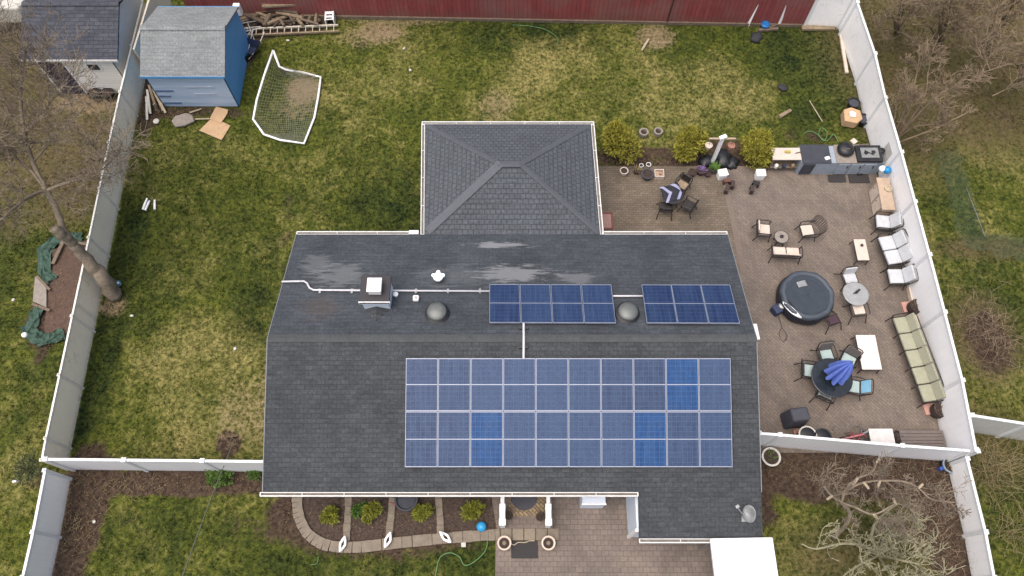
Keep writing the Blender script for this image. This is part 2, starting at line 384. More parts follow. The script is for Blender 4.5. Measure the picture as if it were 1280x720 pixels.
# colour fields of the soil and lawn: (px, py, rx, ry, amount) -> world ellipses
F = {'dry': [(450, 60, 50, 22, .5), (230, 350, 40, 30, .4), (690, 100, 110, 40, .6), (480, 45, 60, 20, .6), (430, 110, 60, 45, .5), (540, 120, 60, 25, .45), (700, 85, 90, 40, .75), (800, 110, 70, 40, .8), (880, 120, 70, 35, .7), (690, 120, 60, 25, .6),
             (290, 490, 60, 80, .95), (235, 460, 50, 60, .6), (210, 560, 60, 25, .6), (310, 400, 30, 40, .4), (170, 470, 40, 60, .4), (330, 480, 20, 70, .7),
             (1240, 220, 60, 60, .45), (1215, 470, 50, 60, .4), (1180, 330, 30, 60, .3), (20, 560, 60, 60, .5), (370, 640, 20, 40, .6), (990, 690, 50, 40, .5), (820, 165, 60, 25, .6),
             (240, 230, 60, 60, .25), (340, 260, 60, 60, .3)],
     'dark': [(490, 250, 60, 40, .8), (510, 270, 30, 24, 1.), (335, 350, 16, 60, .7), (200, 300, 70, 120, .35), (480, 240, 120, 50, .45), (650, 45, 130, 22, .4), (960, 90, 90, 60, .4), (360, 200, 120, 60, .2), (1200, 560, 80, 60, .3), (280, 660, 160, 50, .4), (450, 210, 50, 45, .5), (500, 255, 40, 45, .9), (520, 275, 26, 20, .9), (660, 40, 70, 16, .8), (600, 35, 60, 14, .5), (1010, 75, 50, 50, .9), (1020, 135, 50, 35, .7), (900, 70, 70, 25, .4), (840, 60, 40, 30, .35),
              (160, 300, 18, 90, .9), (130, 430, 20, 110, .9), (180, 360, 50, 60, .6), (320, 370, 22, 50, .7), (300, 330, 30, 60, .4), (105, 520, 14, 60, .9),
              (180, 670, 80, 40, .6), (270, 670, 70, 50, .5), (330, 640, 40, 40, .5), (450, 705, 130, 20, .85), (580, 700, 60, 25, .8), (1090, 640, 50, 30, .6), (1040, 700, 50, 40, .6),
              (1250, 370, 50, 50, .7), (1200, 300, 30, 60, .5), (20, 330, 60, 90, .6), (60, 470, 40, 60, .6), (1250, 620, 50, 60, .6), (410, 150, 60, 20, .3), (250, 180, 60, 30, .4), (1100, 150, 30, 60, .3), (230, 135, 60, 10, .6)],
     'soil': [(210, 602, 150, 15, 1.), (100, 640, 28, 80, 1.), (85, 700, 20, 40, 1.), (285, 555, 16, 16, .8), (1060, 590, 130, 28, 1.), (1010, 590, 60, 30, 1), (1180, 650, 30, 90, .9), (470, 650, 130, 40, .9), (340, 20, 70, 22, .9), (70, 370, 26, 60, .9),
              (800, 200, 60, 18, .7), (850, 205, 60, 14, .7), (920, 195, 40, 20, .7), (190, 120, 16, 40, .8), (312, 55, 12, 30, .7), (1020, 170, 50, 12, .4), (955, 600, 12, 60, .7), (1235, 425, 26, 40, .7), (1090, 140, 16, 60, .4), (240, 140, 70, 8, .6), (355, 300, 8, 60, .4)],
     'litter': [(90, 190, 50, 60, 1.0), (60, 250, 50, 30, .7), (1200, 60, 130, 100, 1.1), (1130, 120, 60, 90, .8), (1260, 130, 60, 60, .7), (40, 150, 110, 90, .9), (100, 210, 50, 60, .9), (20, 60, 60, 60, .9), (70, 120, 60, 30, .8), (1090, 700, 90, 50, .6), (1150, 640, 50, 60, .8),
                (1235, 310, 60, 14, .7), (1230, 420, 40, 50, .8), (1240, 560, 50, 50, .6), (1100, 610, 90, 22, .7), (520, 650, 190, 12, 0.3), (20, 260, 30, 40, .6)],
     'sand': [(378, 112, 18, 16, .95), (370, 135, 22, 14, .5), (475, 40, 26, 12, .8), (455, 45, 30, 14, .5), (620, 132, 24, 20, .5), (820, 45, 22, 14, .7), (110, 128, 40, 12, .8), (140, 382, 16, 12, .7), (500, 25, 60, 6, .6), (330, 500, 12, 60, .5), (300, 520, 30, 40, .45)]}
FW = {}
for k, L in F.items():
    FW[k] = []
    for (px, py, rx, ry, a) in L:
        c = P(px, py); e = P(px + rx, py); n_ = P(px, py - ry); s_ = P(px, py + ry)
        FW[k].append((c.x, c.y, abs(e.x - c.x), abs(n_.y - s_.y) / 2, a))
def field(k, x, y):
    s = 0
    for (cx, cy, rx, ry, a) in FW[k]:
        q = ((x - cx) / rx) ** 2 + ((y - cy) / ry) ** 2
        if q < 5: s = max(s, a * math.exp(-q * q * .35)) if q > 0 else max(s, a)
    return s
def axis(lo, hi, step, far):
    a = [lo + i * step for i in range(int((hi - lo) / step) + 1)]
    st = step
    L = [lo]; 
    while L[-1] > -far: st *= 1.5; L.append(L[-1] - st)
    st = step; Rr = [a[-1]]
    while Rr[-1] < far: st *= 1.5; Rr.append(Rr[-1] + st)
    return L[:0:-1] + a + Rr[1:]
gx, gy = axis(-25, 25, .22, 400), axis(-3, 30, .22, 400)
def zg(x, y):
    return .02 * math.sin(x * 1.3 + y * .4) * math.sin(y * .9) + .012 * math.sin(x * 3.1 + 2 * y)
vs = []; 
for y in gy:
    for x in gx:
        z = zg(x, y) - .03 if abs(x) < 26 and -4 < y < 31 else -.03
        vs.append((x, y, z))
nx_ = len(gx)
fs = [(j * nx_ + i, j * nx_ + i + 1, (j + 1) * nx_ + i + 1, (j + 1) * nx_ + i) for j in range(len(gy) - 1) for i in range(nx_ - 1)]
gm = MB(); gm.v = vs; gm.f = fs
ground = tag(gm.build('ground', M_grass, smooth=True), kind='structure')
def paint(o):
    me = o.data
    for k in F:
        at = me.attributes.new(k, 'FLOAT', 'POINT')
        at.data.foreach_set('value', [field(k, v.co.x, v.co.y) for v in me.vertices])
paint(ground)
# grass blades
beds = []
gb = MB(); rnd = random.Random(5)
bed_poly = [P(*p)[:2] for p in [(365, 622), (368, 655), (392, 680), (430, 690), (500, 684), (560, 680), (625, 672), (625, 622)]]
N = 0
vsb = []; fsb = []
while N < 62000:
    x = rnd.uniform(-24.5, 24.5); y = rnd.uniform(-1.5, 29)
    if any(inpoly(x, y, p) for p in yard_houses) or inpoly(x, y, patio) or inpoly(x, y, drive) or inpoly(x, y, bed_poly): N += 1; continue
    so = max(field('soil', x, y), field('sand', x, y)); li = field('litter', x, y)
    N += 1
    if rnd.random() < so * .93 or rnd.random() < li * .35: continue
    z = zg(x, y) - .03; hh = rnd.uniform(.04, .11) * (1 + .3 * field('dark', x, y))
    for q in range(3):
        a = rnd.uniform(0, 6.28); wd = rnd.uniform(.012, .026); bx_, by_ = x + rnd.uniform(-.06, .06), y + rnd.uniform(-.06, .06)
        l = rnd.uniform(.02, .09); b = rnd.uniform(0, 6.28); o_ = len(vsb)
        vsb += [(bx_ - wd * math.cos(a), by_ - wd * math.sin(a), z), (bx_ + wd * math.cos(a), by_ + wd * math.sin(a), z), (bx_ + l * math.cos(b), by_ + l * math.sin(b), z + hh)]
        fsb.append((o_, o_ + 1, o_ + 2))
gb.v = vsb; gb.f = fsb
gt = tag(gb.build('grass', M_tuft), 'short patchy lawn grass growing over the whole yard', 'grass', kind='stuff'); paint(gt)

# ------------------------------------------------------------------ pavings (structure)
M_patio = paver_mat('patio_pavers', (115, 105, 97), (105, 96, 89), (90, 83, 77), .21, .105, 45, .008, .16)
M_patio2 = paver_mat('patio_pavers_old', (110, 99, 88), (96, 88, 76), (78, 71, 64), .21, .105, 0, .008, .2)
M_drive = paver_mat('driveway_pavers', (116, 106, 100), (107, 98, 91), (92, 84, 79), .25, .17, 0, .01, .22)
M_brick = paver_mat('porch_brick', (150, 132, 104), (120, 104, 88), (84, 76, 66), .2, .1, 45, .012, .2)
M_edge = paver_mat('edging_blocks', (134, 124, 110), (112, 104, 94), (80, 72, 62), .4, .9, 0, .02, .2)
def sheet(name, poly, z0, z1, m):
    return tag(MB().prism([tuple(p) for p in poly], z0, z1).build(name, m), kind='structure')
sheet('patio', patio, -.1, .03, M_patio)
xs = P(905, 250)[0]
sheet('patio_old_paving', [(EX1 - .29, patio[0][1] - .01), (xs, patio[1][1]), (xs + .3, 12.69), (EX1 - .29, 12.69)], -.05, .036, M_patio2)
sheet('patio_border', [(xs - .02, patio[1][1] - .02), (xs + .2, patio[1][1] - .02), (xs + .5, 12.69), (xs + .28, 12.69)], -.05, .041, mat('dark_paver_band', (112, 100, 92), .9, .12, 6))
sheet('driveway', drive, -.1, .02, M_drive)
pth = [P(622, 670)[:2], P(700, 670)[:2], (P(700, 670)[0], 4.6), (P(622, 670)[0], 4.6)]
sheet('porch_floor', [P(626, 661)[:2], P(691, 661)[:2], (P(691, 661)[0], 4.6), (P(626, 661)[0], 4.6)], -.05, .14, M_drive)
sheet('porch_brick_inlay', [P(636, 646)[:2], P(682, 646)[:2], (P(682, 646)[0], 4.59), (P(636, 646)[0], 4.59)], 0, .146, M_brick)
# raised step edge of the driveway walk
sheet('walkway', [P(624, 676)[:2], P(698, 676)[:2], P(698, 661)[:2], P(624, 661)[:2]], -.02, .07, M_edge)

# planting bed, dark mulch
g = G('mulch'); o = g.coord('World'); n1 = g.noise(o, 9, 5, .8); v1 = g.vor(o, 11)
c = g.mix(g.mr(n1, .35, .65), srgb(44, 34, 30), srgb(84, 70, 60)); c = g.mix(g.mr(v1, .05, .14, .7, 0), c, srgb(150, 138, 120)); g.color(c); g.rough(.95); g.bump(n1, .9, .05)
M_mulch = g.m
sheet('planting_bed', [(p[0], min(p[1], 4.6)) for p in [P(367, 620)[:2], P(370, 655)[:2], P(392, 678)[:2], P(430, 688)[:2], P(500, 681)[:2], P(560, 677)[:2], P(623, 670)[:2], P(623, 612)[:2]]], -.1, .01, M_mulch)
def strip(pts, wd, z0, z1, m, name, label, cat, block=.34, grp=None):
    mb = MB(); rr = random.Random(3)
    P2 = [Vector((p[0], p[1])) for p in pts]
    seg = []
    for a, b in zip(P2[:-1], P2[1:]):
        n = max(1, round((b - a).length / block)); 
        for i in range(n): seg.append((a.lerp(b, i / n), a.lerp(b, (i + 1) / n)))
    for a, b in seg:
        d = b - a; mid = (a + b) / 2; wj = wd * rr.uniform(.94, 1.06)
        mb.box((mid.x + rr.uniform(-.01, .01), mid.y, (z0 + z1) / 2 + rr.uniform(-.008, .008)), (d.length * .985, wj, z1 - z0), math.atan2(d.y, d.x))
    return tag(mb.build(name, m, bevel=.012), label, cat, grp)
def curve_px(pts, n=6):     # catmull-rom through pixel points
    out = []
    for i in range(len(pts) - 1):
        p0 = pts[max(0, i - 1)]; p1 = pts[i]; p2 = pts[i + 1]; p3 = pts[min(len(pts) - 1, i + 2)]
        for k in range(n):
            t = k / n
            out.append(tuple(.5 * (2 * p1[j] + (p2[j] - p0[j]) * t + (2 * p0[j] - 5 * p1[j] + 4 * p2[j] - p3[j]) * t * t + (-p0[j] + 3 * p1[j] - 3 * p2[j] + p3[j]) * t ** 3) for j in range(len(p1))))
    out.append(tuple(pts[-1])); return out
M_block = mat('weathered_edging_block', (124, 114, 101), .9, .22, 5, fine=.18)
strip([P(*p, .1) for p in curve_px([(371, 618), (372, 640), (382, 664), (404, 680), (440, 684), (490, 679), (540, 674), (590, 670), (625, 668)], 4)], .36, -.05, .09, M_block,
      'garden_edging', 'curved grey paver block border running round the front planting beds', 'edging')
for a, b, lb in [((435, 622), (433, 676), 'straight paver divider between the first two front planting beds'), ((491, 622), (486, 672), 'paver divider strip in the front bed beside the dark tub'), ((547, 622), (551, 668), 'narrow crooked paver divider strip left of the blue ball bed')]:
    pa, pb = P(*a, .05), P(*b, .05); pa.y = 4.4
    strip([pa, pb], .24, -.05, .07, M_block, 'garden_edging', lb, 'edging', .28, 'paver strips dividing the front beds')

# ------------------------------------------------------------------ house
house = thing('house', 'long low ranch house with grey shingle roof in the middle of the plot', 'house', (0, YR, 0))
hp = Vector((0, YR, 0))
def hb(mb, name, m, parent=house, **k):
    mb.v = [(v[0] - 0, v[1] - YR, v[2]) for v in mb.v]
    return mb.build(name, m, parent, **k)
pt = lambda px, py: PP(px, py, ZE + YB * SL, 0, -SL)
patches = []
for (px, py, rx, ry, col, a) in [(625, 306, 40, 4, (140, 142, 146), .6), (640, 342, 46, 11, (132, 134, 136), .6), (720, 348, 24, 8, (120, 122, 126), .45), (425, 345, 34, 16, (118, 122, 124), .45), (395, 330, 22, 12, (112, 116, 118), .4), (400, 385, 30, 14, (84, 76, 72), .4), (575, 345, 60, 14, (104, 108, 112), .3)]:
    c0 = pt(px, py); e = pt(px + rx, py); nn = pt(px, py - ry); patches.append((c0.x, c0.y, abs(e.x - c0.x), abs(nn.y - c0.y), col, a))
M_roofb = shingle_mat('roof_shingles_back', (66, 70, 76), (59, 64, 69), (52, 57, 61), patches=patches, blot=.2, mortar=.008)
M_rooff = shingle_mat('roof_shingles_front', (66, 69, 72), (58, 61, 64), (49, 52, 55), blot=.16, wdt=.26, mortar=.009)
M_roofe = shingle_mat('roof_shingles_extension', (80, 84, 90), (75, 79, 84), (61, 65, 69), row=.17, wdt=.2, mortar=.02, blot=.08)
M_roofex = shingle_mat('roof_shingles_extension_side', (80, 84, 90), (75, 79, 84), (61, 65, 69), row=.17, wdt=.2, mortar=.02, axis='X', blot=.08)
M_ridge = mat('ridge_shingles', (70, 73, 75), .9, .25, 3, fine=.25)
M_hip = mat('hip_cap_shingles', (78, 82, 88), .9, .15, 5, fine=.15)
roof = hb(MB().slab([(XL, YR, ZR), (XR, YR, ZR), (XR, YB, ZE), (XL, YB, ZE)], .14), 'roof', M_roofb)
hb(MB().slab([(XL, YF, ZE), (GX, YF, ZE), (GX, GY, GZ), (XR, GY, GZ), (XR, YR, ZR), (XL, YR, ZR)], .14), 'roof', M_rooff)
# extension hip roof
ax0, ax1, ay = -.45, .3, (YB + EY) / 2 - .1; az = ZE + 1.05
ex = [Vector((-3.2, YB, ZE)), Vector((3.21, YB, ZE)), Vector((3.08, EY, ZE)), Vector((-3.4, EY, ZE)), Vector((ax0, ay, az)), Vector((ax1, ay, az))]
# front and back slopes
er = hb(MB().add(ex, [(0, 1, 5, 4), (2, 3, 4, 5)]), 'extension_roof', M_roofe)
hb(MB().add(ex, [(1, 2, 5), (3, 0, 4)]), 'extension_roof', M_roofex)
hb(MB().prism([(-3.2, YB + .01), (3.21, YB + .01), (3.08, EY), (-3.4, EY)], ZE - .14, ZE - .004), 'soffit', M['gutter'])
def ridgecap(a, b, wd, m, name='ridge_cap', lift=.025):
    mb = MB(); a, b = Vector(a), Vector(b); n = max(2, round((b - a).length / .28)); d = (b - a).normalized(); s = d.cross(Vector((0, 0, 1))).normalized()
    drop = .333
    for i in range(n):
        p, q = a.lerp(b, i / n), a.lerp(b, (i + 1.12) / n)
        l0, l1 = lift, lift + .008
        vs_ = [p + Vector((0, 0, l0)), q + Vector((0, 0, l1)), q + s * wd + Vector((0, 0, l1 - wd * drop * DF)), p + s * wd + Vector((0, 0, l0 - wd * drop * DF)),
               q - s * wd + Vector((0, 0, l1 - wd * drop * DF)), p - s * wd + Vector((0, 0, l0 - wd * drop * DF))]
        mb.add(vs_, [(0, 3, 2, 1), (0, 1, 4, 5)])
    return hb(mb, name, m)
DF = .9; ridgecap((XL + .02, YR, ZR), (XR - .02, YR, ZR), .13, M_ridge)
DF = .6
ridgecap(ex[0] + Vector((.1, .1, .03)), ex[4], .16, mat('worn_hip_cap', (88, 92, 98), .9, .15, 5), 'hip_cap', .03)
ridgecap(ex[1] + Vector((-.1, .1, .03)), ex[5], .1, M_hip, 'hip_cap'); ridgecap(ex[2] + Vector((-.1, -.1, .03)), ex[5], .1, M_hip, 'hip_cap'); ridgecap(ex[3] + Vector((.1, -.1, .03)), ex[4], .1, M_hip, 'hip_cap')
ridgecap(ex[4], ex[5], .13, M_hip, 'ridge_cap')
# walls
ov = .32
def wallbox(x0, y0, x1, y1, z1, m):
    return hb(MB().box(((x0 + x1) / 2, (y0 + y1) / 2, z1 / 2), (x1 - x0, y1 - y0, z1)), 'wall', m)
wallbox(XL + ov, YF + .55, XR - ov, YB - ov, 2.36, M['sidingH'])
wallbox(EX0 + ov, YB - ov - .1, EX1 - ov, EY - ov, 2.35, M['sidingH'])
garage_wall = wallbox(GX - .05, GY + .25, XR - ov - .02, YF + .6, 2.0, M['sidingH'])
for sx_ in (-1, 1):      # gable ends
    x = (XR - ov) * sx_; m_ = MB(); t_ = .12 * sx_
    tri = [(YF + .56, 2.36), (YB - ov - .01, 2.36), (YR, ZR - .17)]
    m_.add([(x, y, z) for y, z in tri] + [(x - t_, y, z) for y, z in tri], [(0, 1, 2), (5, 4, 3), (0, 3, 4, 1), (1, 4, 5, 2), (2, 5, 3, 0)])
    hb(m_, 'gable_wall', M['sidingH'])
# barge boards
for x in (XL - .012, XR + .012):
    m_ = MB().slab([(x - .012, YF, ZE + .01), (x + .012, YF, ZE + .01), (x + .012, YR, ZR + .01), (x - .012, YR, ZR + .01)], .19)
    m_.slab([(x - .012, YR, ZR + .01), (x + .012, YR, ZR + .01), (x + .012, YB, ZE + .01), (x - .012, YB, ZE + .01)], .19)
    hb(m_, 'barge_board', mat('grey_barge', (120, 124, 128), .6, .1, 5))
# gutters: U channel with hangers; direction along X or Y
def gutter(x0, y0, x1, y1, z, out, open_=True):
    L = math.hypot(x1 - x0, y1 - y0); a = math.atan2(y1 - y0, x1 - x0)
    m_ = MB(); mi = MB(); mid = Vector(((x0 + x1) / 2, (y0 + y1) / 2, z)); o_ = Vector((out[0], out[1], 0))
    wd = .11
    m_.box(mid + o_ * (wd + .01), (L, .03, .11), a); m_.box(mid + o_ * .012, (L, .02, .09), a)
    for s_ in (-1, 1): m_.box(mid + o_ * (wd / 2 + .01) + Vector((math.cos(a), math.sin(a), 0)) * s_ * (L / 2 - .01), (.02, wd, .1), a)
    n = max(1, int(L / 1.2))
    for i in range(n + 1):
        m_.box(Vector((x0, y0, z + .045)).lerp(Vector((x1, y1, z + .045)), i / n) + o_ * (wd / 2 + .01), (.02, wd, .012), a)
    mi.box(mid + o_ * (wd / 2 + .01) - Vector((0, 0, .03)), (L - .04, wd - .02, .03), a)
    g_ = hb(m_, 'gutter', M['gutter']); gi = hb(mi, 'gutter_bed', M['gutter_in'], parent=g_)
    return g_
zg_ = -.06
gutter(XL - .08, YF, GX - .02, YF, ZE + zg_, (0, -1))
gutter(GX, GY, XR, GY, GZ + zg_, (0, -1))
gutter(XL, YB, EX0 - .14, YB, ZE + zg_, (0, 1)); gutter(EX1 + .14, YB, XR, YB, ZE + zg_, (0, 1))
gutter(-3.2, YB, -3.4, EY, ZE + zg_, (-1, 0)); gutter(3.21, YB, 3.08, EY, ZE + zg_, (1, 0)); gutter(-3.52, EY, 3.2, EY, ZE + zg_, (0, 1))
hb(MB().box((EX0 - .28, YB + .08, ZE - .02), (.36, .16, .12)), 'downspout', M['gutter'], bevel=.02)
# porch entrance door and bay on front wall
hb(MB().box((.35, YF + .535, 1.1), (.95, .05, 2.0)), 'door', mat('dark_red_door', (90, 40, 40), .5, .1, 5), bevel=.01)
for x in (-5.8, -3.2, 2.4):
    f_ = hb(MB().box((x, YF + .53, 1.4), (1.3, .06, 1.1)), 'window', M['bright'], bevel=.01)
    hb(MB().box((x, YF + .495, 1.4), (1.12, .02, .94)), 'pane', M['panew'], parent=f_)
hb(MB().box(((GX + XR) / 2, GY + .29, .95), (2.6, .05, 1.8)), 'garage_door', M['bright'], bevel=.01)
# white corner boards of the garage
hb(MB().box((GX - .04, GY + .26, .98), (.1, .1, 1.96)), 'corner_board', M['bright'])
# bench like box on wall under the eave (bay)
q = P(759, 625, 1.0)
hb(MB().box((P(742, 625, .9)[0], YF + .06, .5), (.78, .42, 1.0)), 'bay_box', M['sidingH'], bevel=.02)
hb(MB().box((P(742, 625, .9)[0], YF - .16, 1.0), (.82, .05, .05)), 'trim', M['bright'])

# roof fixtures  (front plane z = A + SL*Y ; back plane)
AF, AB = ZE - SL * YF, ZE + SL * YB
FP = lambda px, py, o=0: PP(px, py, AF + o, 0, SL)
BP = lambda px, py, o=0: PP(px, py, AB + o, 0, -SL)
# chimney
cb = BP(472, 384); ct = P(471, 366, cb.z + 1.0)
ch_x, ch_y = BP(472, 386).x, BP(472, 386).y + .42
ztop = BP(472, 386).z + .62
ch = hb(MB().box((ch_x, ch_y, ztop - .75), (.86, .86, 1.5)), 'chimney', M['sidingH'], bevel=.01)
hb(MB().box((ch_x, ch_y, ztop + .02), (.98, .98, .09)), 'chimney_crown', mat('black_metal_cap', (44, 42, 46), .6, .2, 6), parent=ch, bevel=.01)
hb(MB().box((ch_x, ch_y - .47, ztop + .0), (1.02, .03, .14)), 'trim', M['bright'], parent=ch)
hb(MB().box((ch_x + .02, ch_y + .0, ztop + .22), (.40, .44, .28)).box((ch_x + .02, ch_y, ztop + .38), (.47, .5, .05)), 'flue_cap', M['bright'], parent=ch, bevel=.015)
# chimney cricket
b0 = Vector((ch_x, ch_y - .44, 0)); zz = lambda y: AB - SL * y
cr = MB().add([(ch_x - .42, ch_y - .44, zz(ch_y - .44) + .01), (ch_x + .42, ch_y - .44, zz(ch_y - .44) + .01), (ch_x, ch_y - .44, zz(ch_y - .44) + .24), (ch_x, ch_y - .95, zz(ch_y - .95) + .01)], [(0, 3, 2), (3, 1, 2), (0, 2, 1)])
hb(cr, 'cricket', M_rooff)
M_dome = mat('vent_dome_grey', (104, 108, 106), .45, .1, 5, metal=.3)
def dome(px, py):
    c = BP(px, py, .2); m_ = MB().lathe([(.2, -.25), (.2, -.02), (.32, .02), (.33, .06), (.29, .11), (.18, .15), (.02, .165)], c, 28)
    f_ = hb(m_, 'roof_vent', M_dome, smooth=True)
    hb(MB().lathe([(.42, -.26), (.40, -.09), (.3, -.03)], c, 24), 'vent_collar', M['black'], parent=f_)
dome(546, 390); dome(785, 390)
c = BP(548, 348, .15); v_ = hb(MB().lathe([(.05, -.2), (.05, .1), (.17, .1), (.17, .16), (.03, .22)], c, 16), 'vent_pipe', M['bright'], smooth=False)
for dx, dy in ((-.16, .06), (.16, .06), (0, .18)): hb(MB().lathe([(.07, .06), (.07, .14)], c + Vector((dx, dy, 0)), 10), 'vent_lug', M['bright'], parent=v_)
c = BP(520, 373, .1); v_ = hb(MB().box(c, (.2, .2, .16)), 'vent_pipe', M['bright'], bevel=.04); hb(MB().box(c + Vector((0, 0, .085)), (.09, .09, .02)), 'vent_hole', M['galv'], parent=v_)
c = BP(495, 369, .1); hb(MB().lathe([(.05, -.1), (.05, .1), (.09, .1), (.02, .15)], c, 12), 'vent_pipe', M['bright'])
# conduit
cp = [BP(*p, .09) for p in [(352, 352), (380, 351.5), (384, 354), (387, 360), (392, 362.5), (450, 363), (612, 364)]]
cond = hb(MB().tube(cp, .035, 8), 'conduit', M['pipe'], smooth=True)
hb(MB().tube([BP(766, 370, .09), BP(804, 370, .09)], .035, 8), 'conduit', M['pipe'], smooth=True)
ps = [BP(654.5, 400, .1), Vector((BP(654.5, 405).x, YR, ZR + .1)), FP(654.5, 450, .1)]
c2 = hb(MB().tube(ps, .04, 8), 'conduit', M['pipe'])
for py, fn in ((410, BP), (434, FP)):
    c = fn(654.5, py, .04); hb(MB().box(c, (.3, .09, .08)), 'conduit_block', M['black'], parent=c2)
for px in (400, 440, 520, 560, 600): hb(MB().box(BP(px, 364, .04), (.07, .16, .07)), 'conduit_block', M['galv'], parent=cond)
# gable rainwater piece at the right hand ridge end
c = P(945, 415, 3.7); hb(MB().box((c.x, c.y, c.z), (.14, .55, .1), R(4)), 'gable_bracket', M['bright'], bevel=.02)
# satellite dish
DS = .78
dsh = thing('satellite_dish', 'grey satellite dish on the garage roof corner, its arm pointing left', 'satellite dish', FP(931, 645))
c = Vector((0, 0, 0)); m_ = MB().lathe([(.01, 0), (.2, .02), (.34, .07), (.36, .08), (.34, .09), (.2, .045), (.01, .025)], n=24, sx=.8)
dd = m_.build('dish', M['galv'], dsh, smooth=True, loc=(.1, .05, .42)); dd.rotation_euler = (R(35), R(-35), R(-25))
MB().tube([(0, -.1, 0), (0, -.05, .25), (.08, .05, .4)], .03, 8).build('mast', M['galv'], dsh)
MB().tube([(.05, -.1, .3), (-.2, .05, .35), (-.38, .26, .45)], .022, 6).build('arm', M['galv'], dsh)
MB().box((-.4, .3, .5), (.16, .13, .12), .5).build('receiver', M['galv'], dsh, bevel=.02)
MB().box((0, -.1, .02), (.3, .25, .04), 0, tilt=(math.atan(SL), 0)).build('foot_plate', M['galv'], dsh)

dsh.scale = (DS, DS, DS)
# ------------------------------------------------------------------ solar panels
def panel_mat(name, cell, cell2, line, rough=.5, tint=.45, coat=.05):
    g = G(name); o = g.coord('Object')
    b = g.brick(g.mapping(o, loc=(.0, .0, 0)), .161, .158, .0065, srgb(*cell), srgb(*cell2), srgb(*line), 0., 0)
    wv = g.mr(g.math('FRACT', g.math('MULTIPLY', g.new('ShaderNodeSeparateXYZ').outputs[0], 1)), 0, 1)
    sx = g.new('ShaderNodeSeparateXYZ'); g.put(sx.inputs[0], o)
    fr = g.math('ABSOLUTE', g.math('SUBTRACT', g.math('FRACT', g.math('DIVIDE', sx.outputs['X'], .0537)), .5))
    bus = g.mr(fr, .40, .46, 0, .5)
    oi = g.new('ShaderNodeObjectInfo').outputs['Random']
    c = g.mix(bus, b.outputs['Color'], srgb(*line))
    nz = g.noise(g.mapping(g.coord('World'), scale=(5, .5, .5)), 1.2, 3)
    nw = g.noise(g.coord('World'), 22, 2)
    c = g.mix(g.mr(nz, .4, .65, 0, .22), c, srgb(70, 92, 122))
    c = g.mix(g.math('MULTIPLY', oi, tint), c, srgb(58, 78, 110))
    c = g.mix(1., c, g.mix(g.mr(nw, .3, .7), (.8,) * 3 + (1,), (1.2,) * 3 + (1,)), 'MULTIPLY')
    g.color(c); g.rough(rough); g.b.inputs['Specular IOR Level'].default_value = .2; g.b.inputs['Coat Weight'].default_value = coat; g.b.inputs['Coat Roughness'].default_value = .08
    return g.m
M_pv = panel_mat('solar_cells', (32, 48, 78), (42, 58, 88), (64, 80, 106))  # greyer than the deep cells: sky glare painted into the colour
M_pvd = panel_mat('solar_cells_deep_blue', (4, 48, 92), (8, 58, 108), (40, 86, 138), tint=.05)
M_pvb = panel_mat('solar_cells_back', (18, 34, 68), (26, 42, 78), (56, 70, 100))
def solar(corners, label, m, grp):
    """corners: bottom-left, bottom-right, top-right, top-left (3D, on a slope)"""
    bl, br, tr, tl = corners
    t = thing('solar_panel', label, 'solar panel', bl, 0, grp)
    ux = (br - bl); uy = (tl - bl); W, Lh = ux.length, uy.length
    X, Y = ux.normalized(), uy.normalized(); Z = X.cross(Y).normalized(); Y = Z.cross(X)
    sh = (tl - bl).dot(X)
    rot = Matrix((X, Y, Z)).transposed().to_4x4(); t.rotation_euler = rot.to_euler()
    e = .008; fw = .017; sk = lambda y: sh * y / Lh
    def q(mb, x0, y0, x1, y1, z0, z1):
        vs_ = [(x0 + sk(y0), y0, z0), (x1 + sk(y0), y0, z0), (x1 + sk(y1), y1, z0), (x0 + sk(y1), y1, z0)]
        vs_ += [(a, b, z1) for a, b, _ in vs_]
        mb.add(vs_, [(3, 2, 1, 0), (4, 5, 6, 7), (0, 1, 5, 4), (1, 2, 6, 5), (2, 3, 7, 6), (3, 0, 4, 7)])
    f_ = MB(); a, b_, c_, d_ = e, e, W - e, Lh - e
    q(f_, a, b_, c_, b_ + fw * 1.6, 0, .045); q(f_, a, d_ - fw * 1.6, c_, d_, 0, .045)
    q(f_, a, b_ + fw * 1.6, a + fw, d_ - fw * 1.6, 0, .045); q(f_, c_ - fw, b_ + fw * 1.6, c_, d_ - fw * 1.6, 0, .045)
    q(f_, a + fw, Lh / 2 - .014, c_ - fw, Lh / 2 + .014, .02, .044)
    f_.build('frame', M['alu'], t)
    g_ = MB(); q(g_, a + fw, b_ + fw * 1.6, c_ - fw, Lh / 2 - .014, .0, .036); q(g_, a + fw, Lh / 2 + .014, c_ - fw, d_ - fw * 1.6, .0, .036)
    g_.build('glass', m, t)
    return t
ordn = ['first', 'second', 'third', 'fourth', 'fifth', 'sixth', 'seventh', 'eighth', 'ninth', 'tenth']
xs_t = [507.5 + (913 - 507.5) * i / 10 for i in range(11)]; xs_b = [506 + (915.5 - 506) * i / 10 for i in range(11)]
def lerp(a, b, t): return a + (b - a) * t
for r_, (y0, y1, t0, t1) in enumerate([(447.5, 514, 0, .5), (514, 584, .5, 1)]):
    for i in range(10):
        # straight columns on the real slope
        cs = [FP(lerp(xs_t[i], xs_b[i], t1), y1, .11), FP(lerp(xs_t[i + 1], xs_b[i + 1], t1), y1, .11), FP(lerp(xs_t[i + 1], xs_b[i + 1], t0), y0, .11), FP(lerp(xs_t[i], xs_b[i], t0), y0, .11)]
        deep = (r_ == 0 and i == 8) or (r_ == 1 and i in (2, 7))
        row = 'upper' if r_ == 0 else 'lower'
        solar(cs, ('deep royal blue' if deep else 'glare-washed blue') + ' solar panel, %s from left, %s row of the big front array' % (ordn[i], row), M_pvd if deep else M_pv, 'solar panels on the front roof slope')
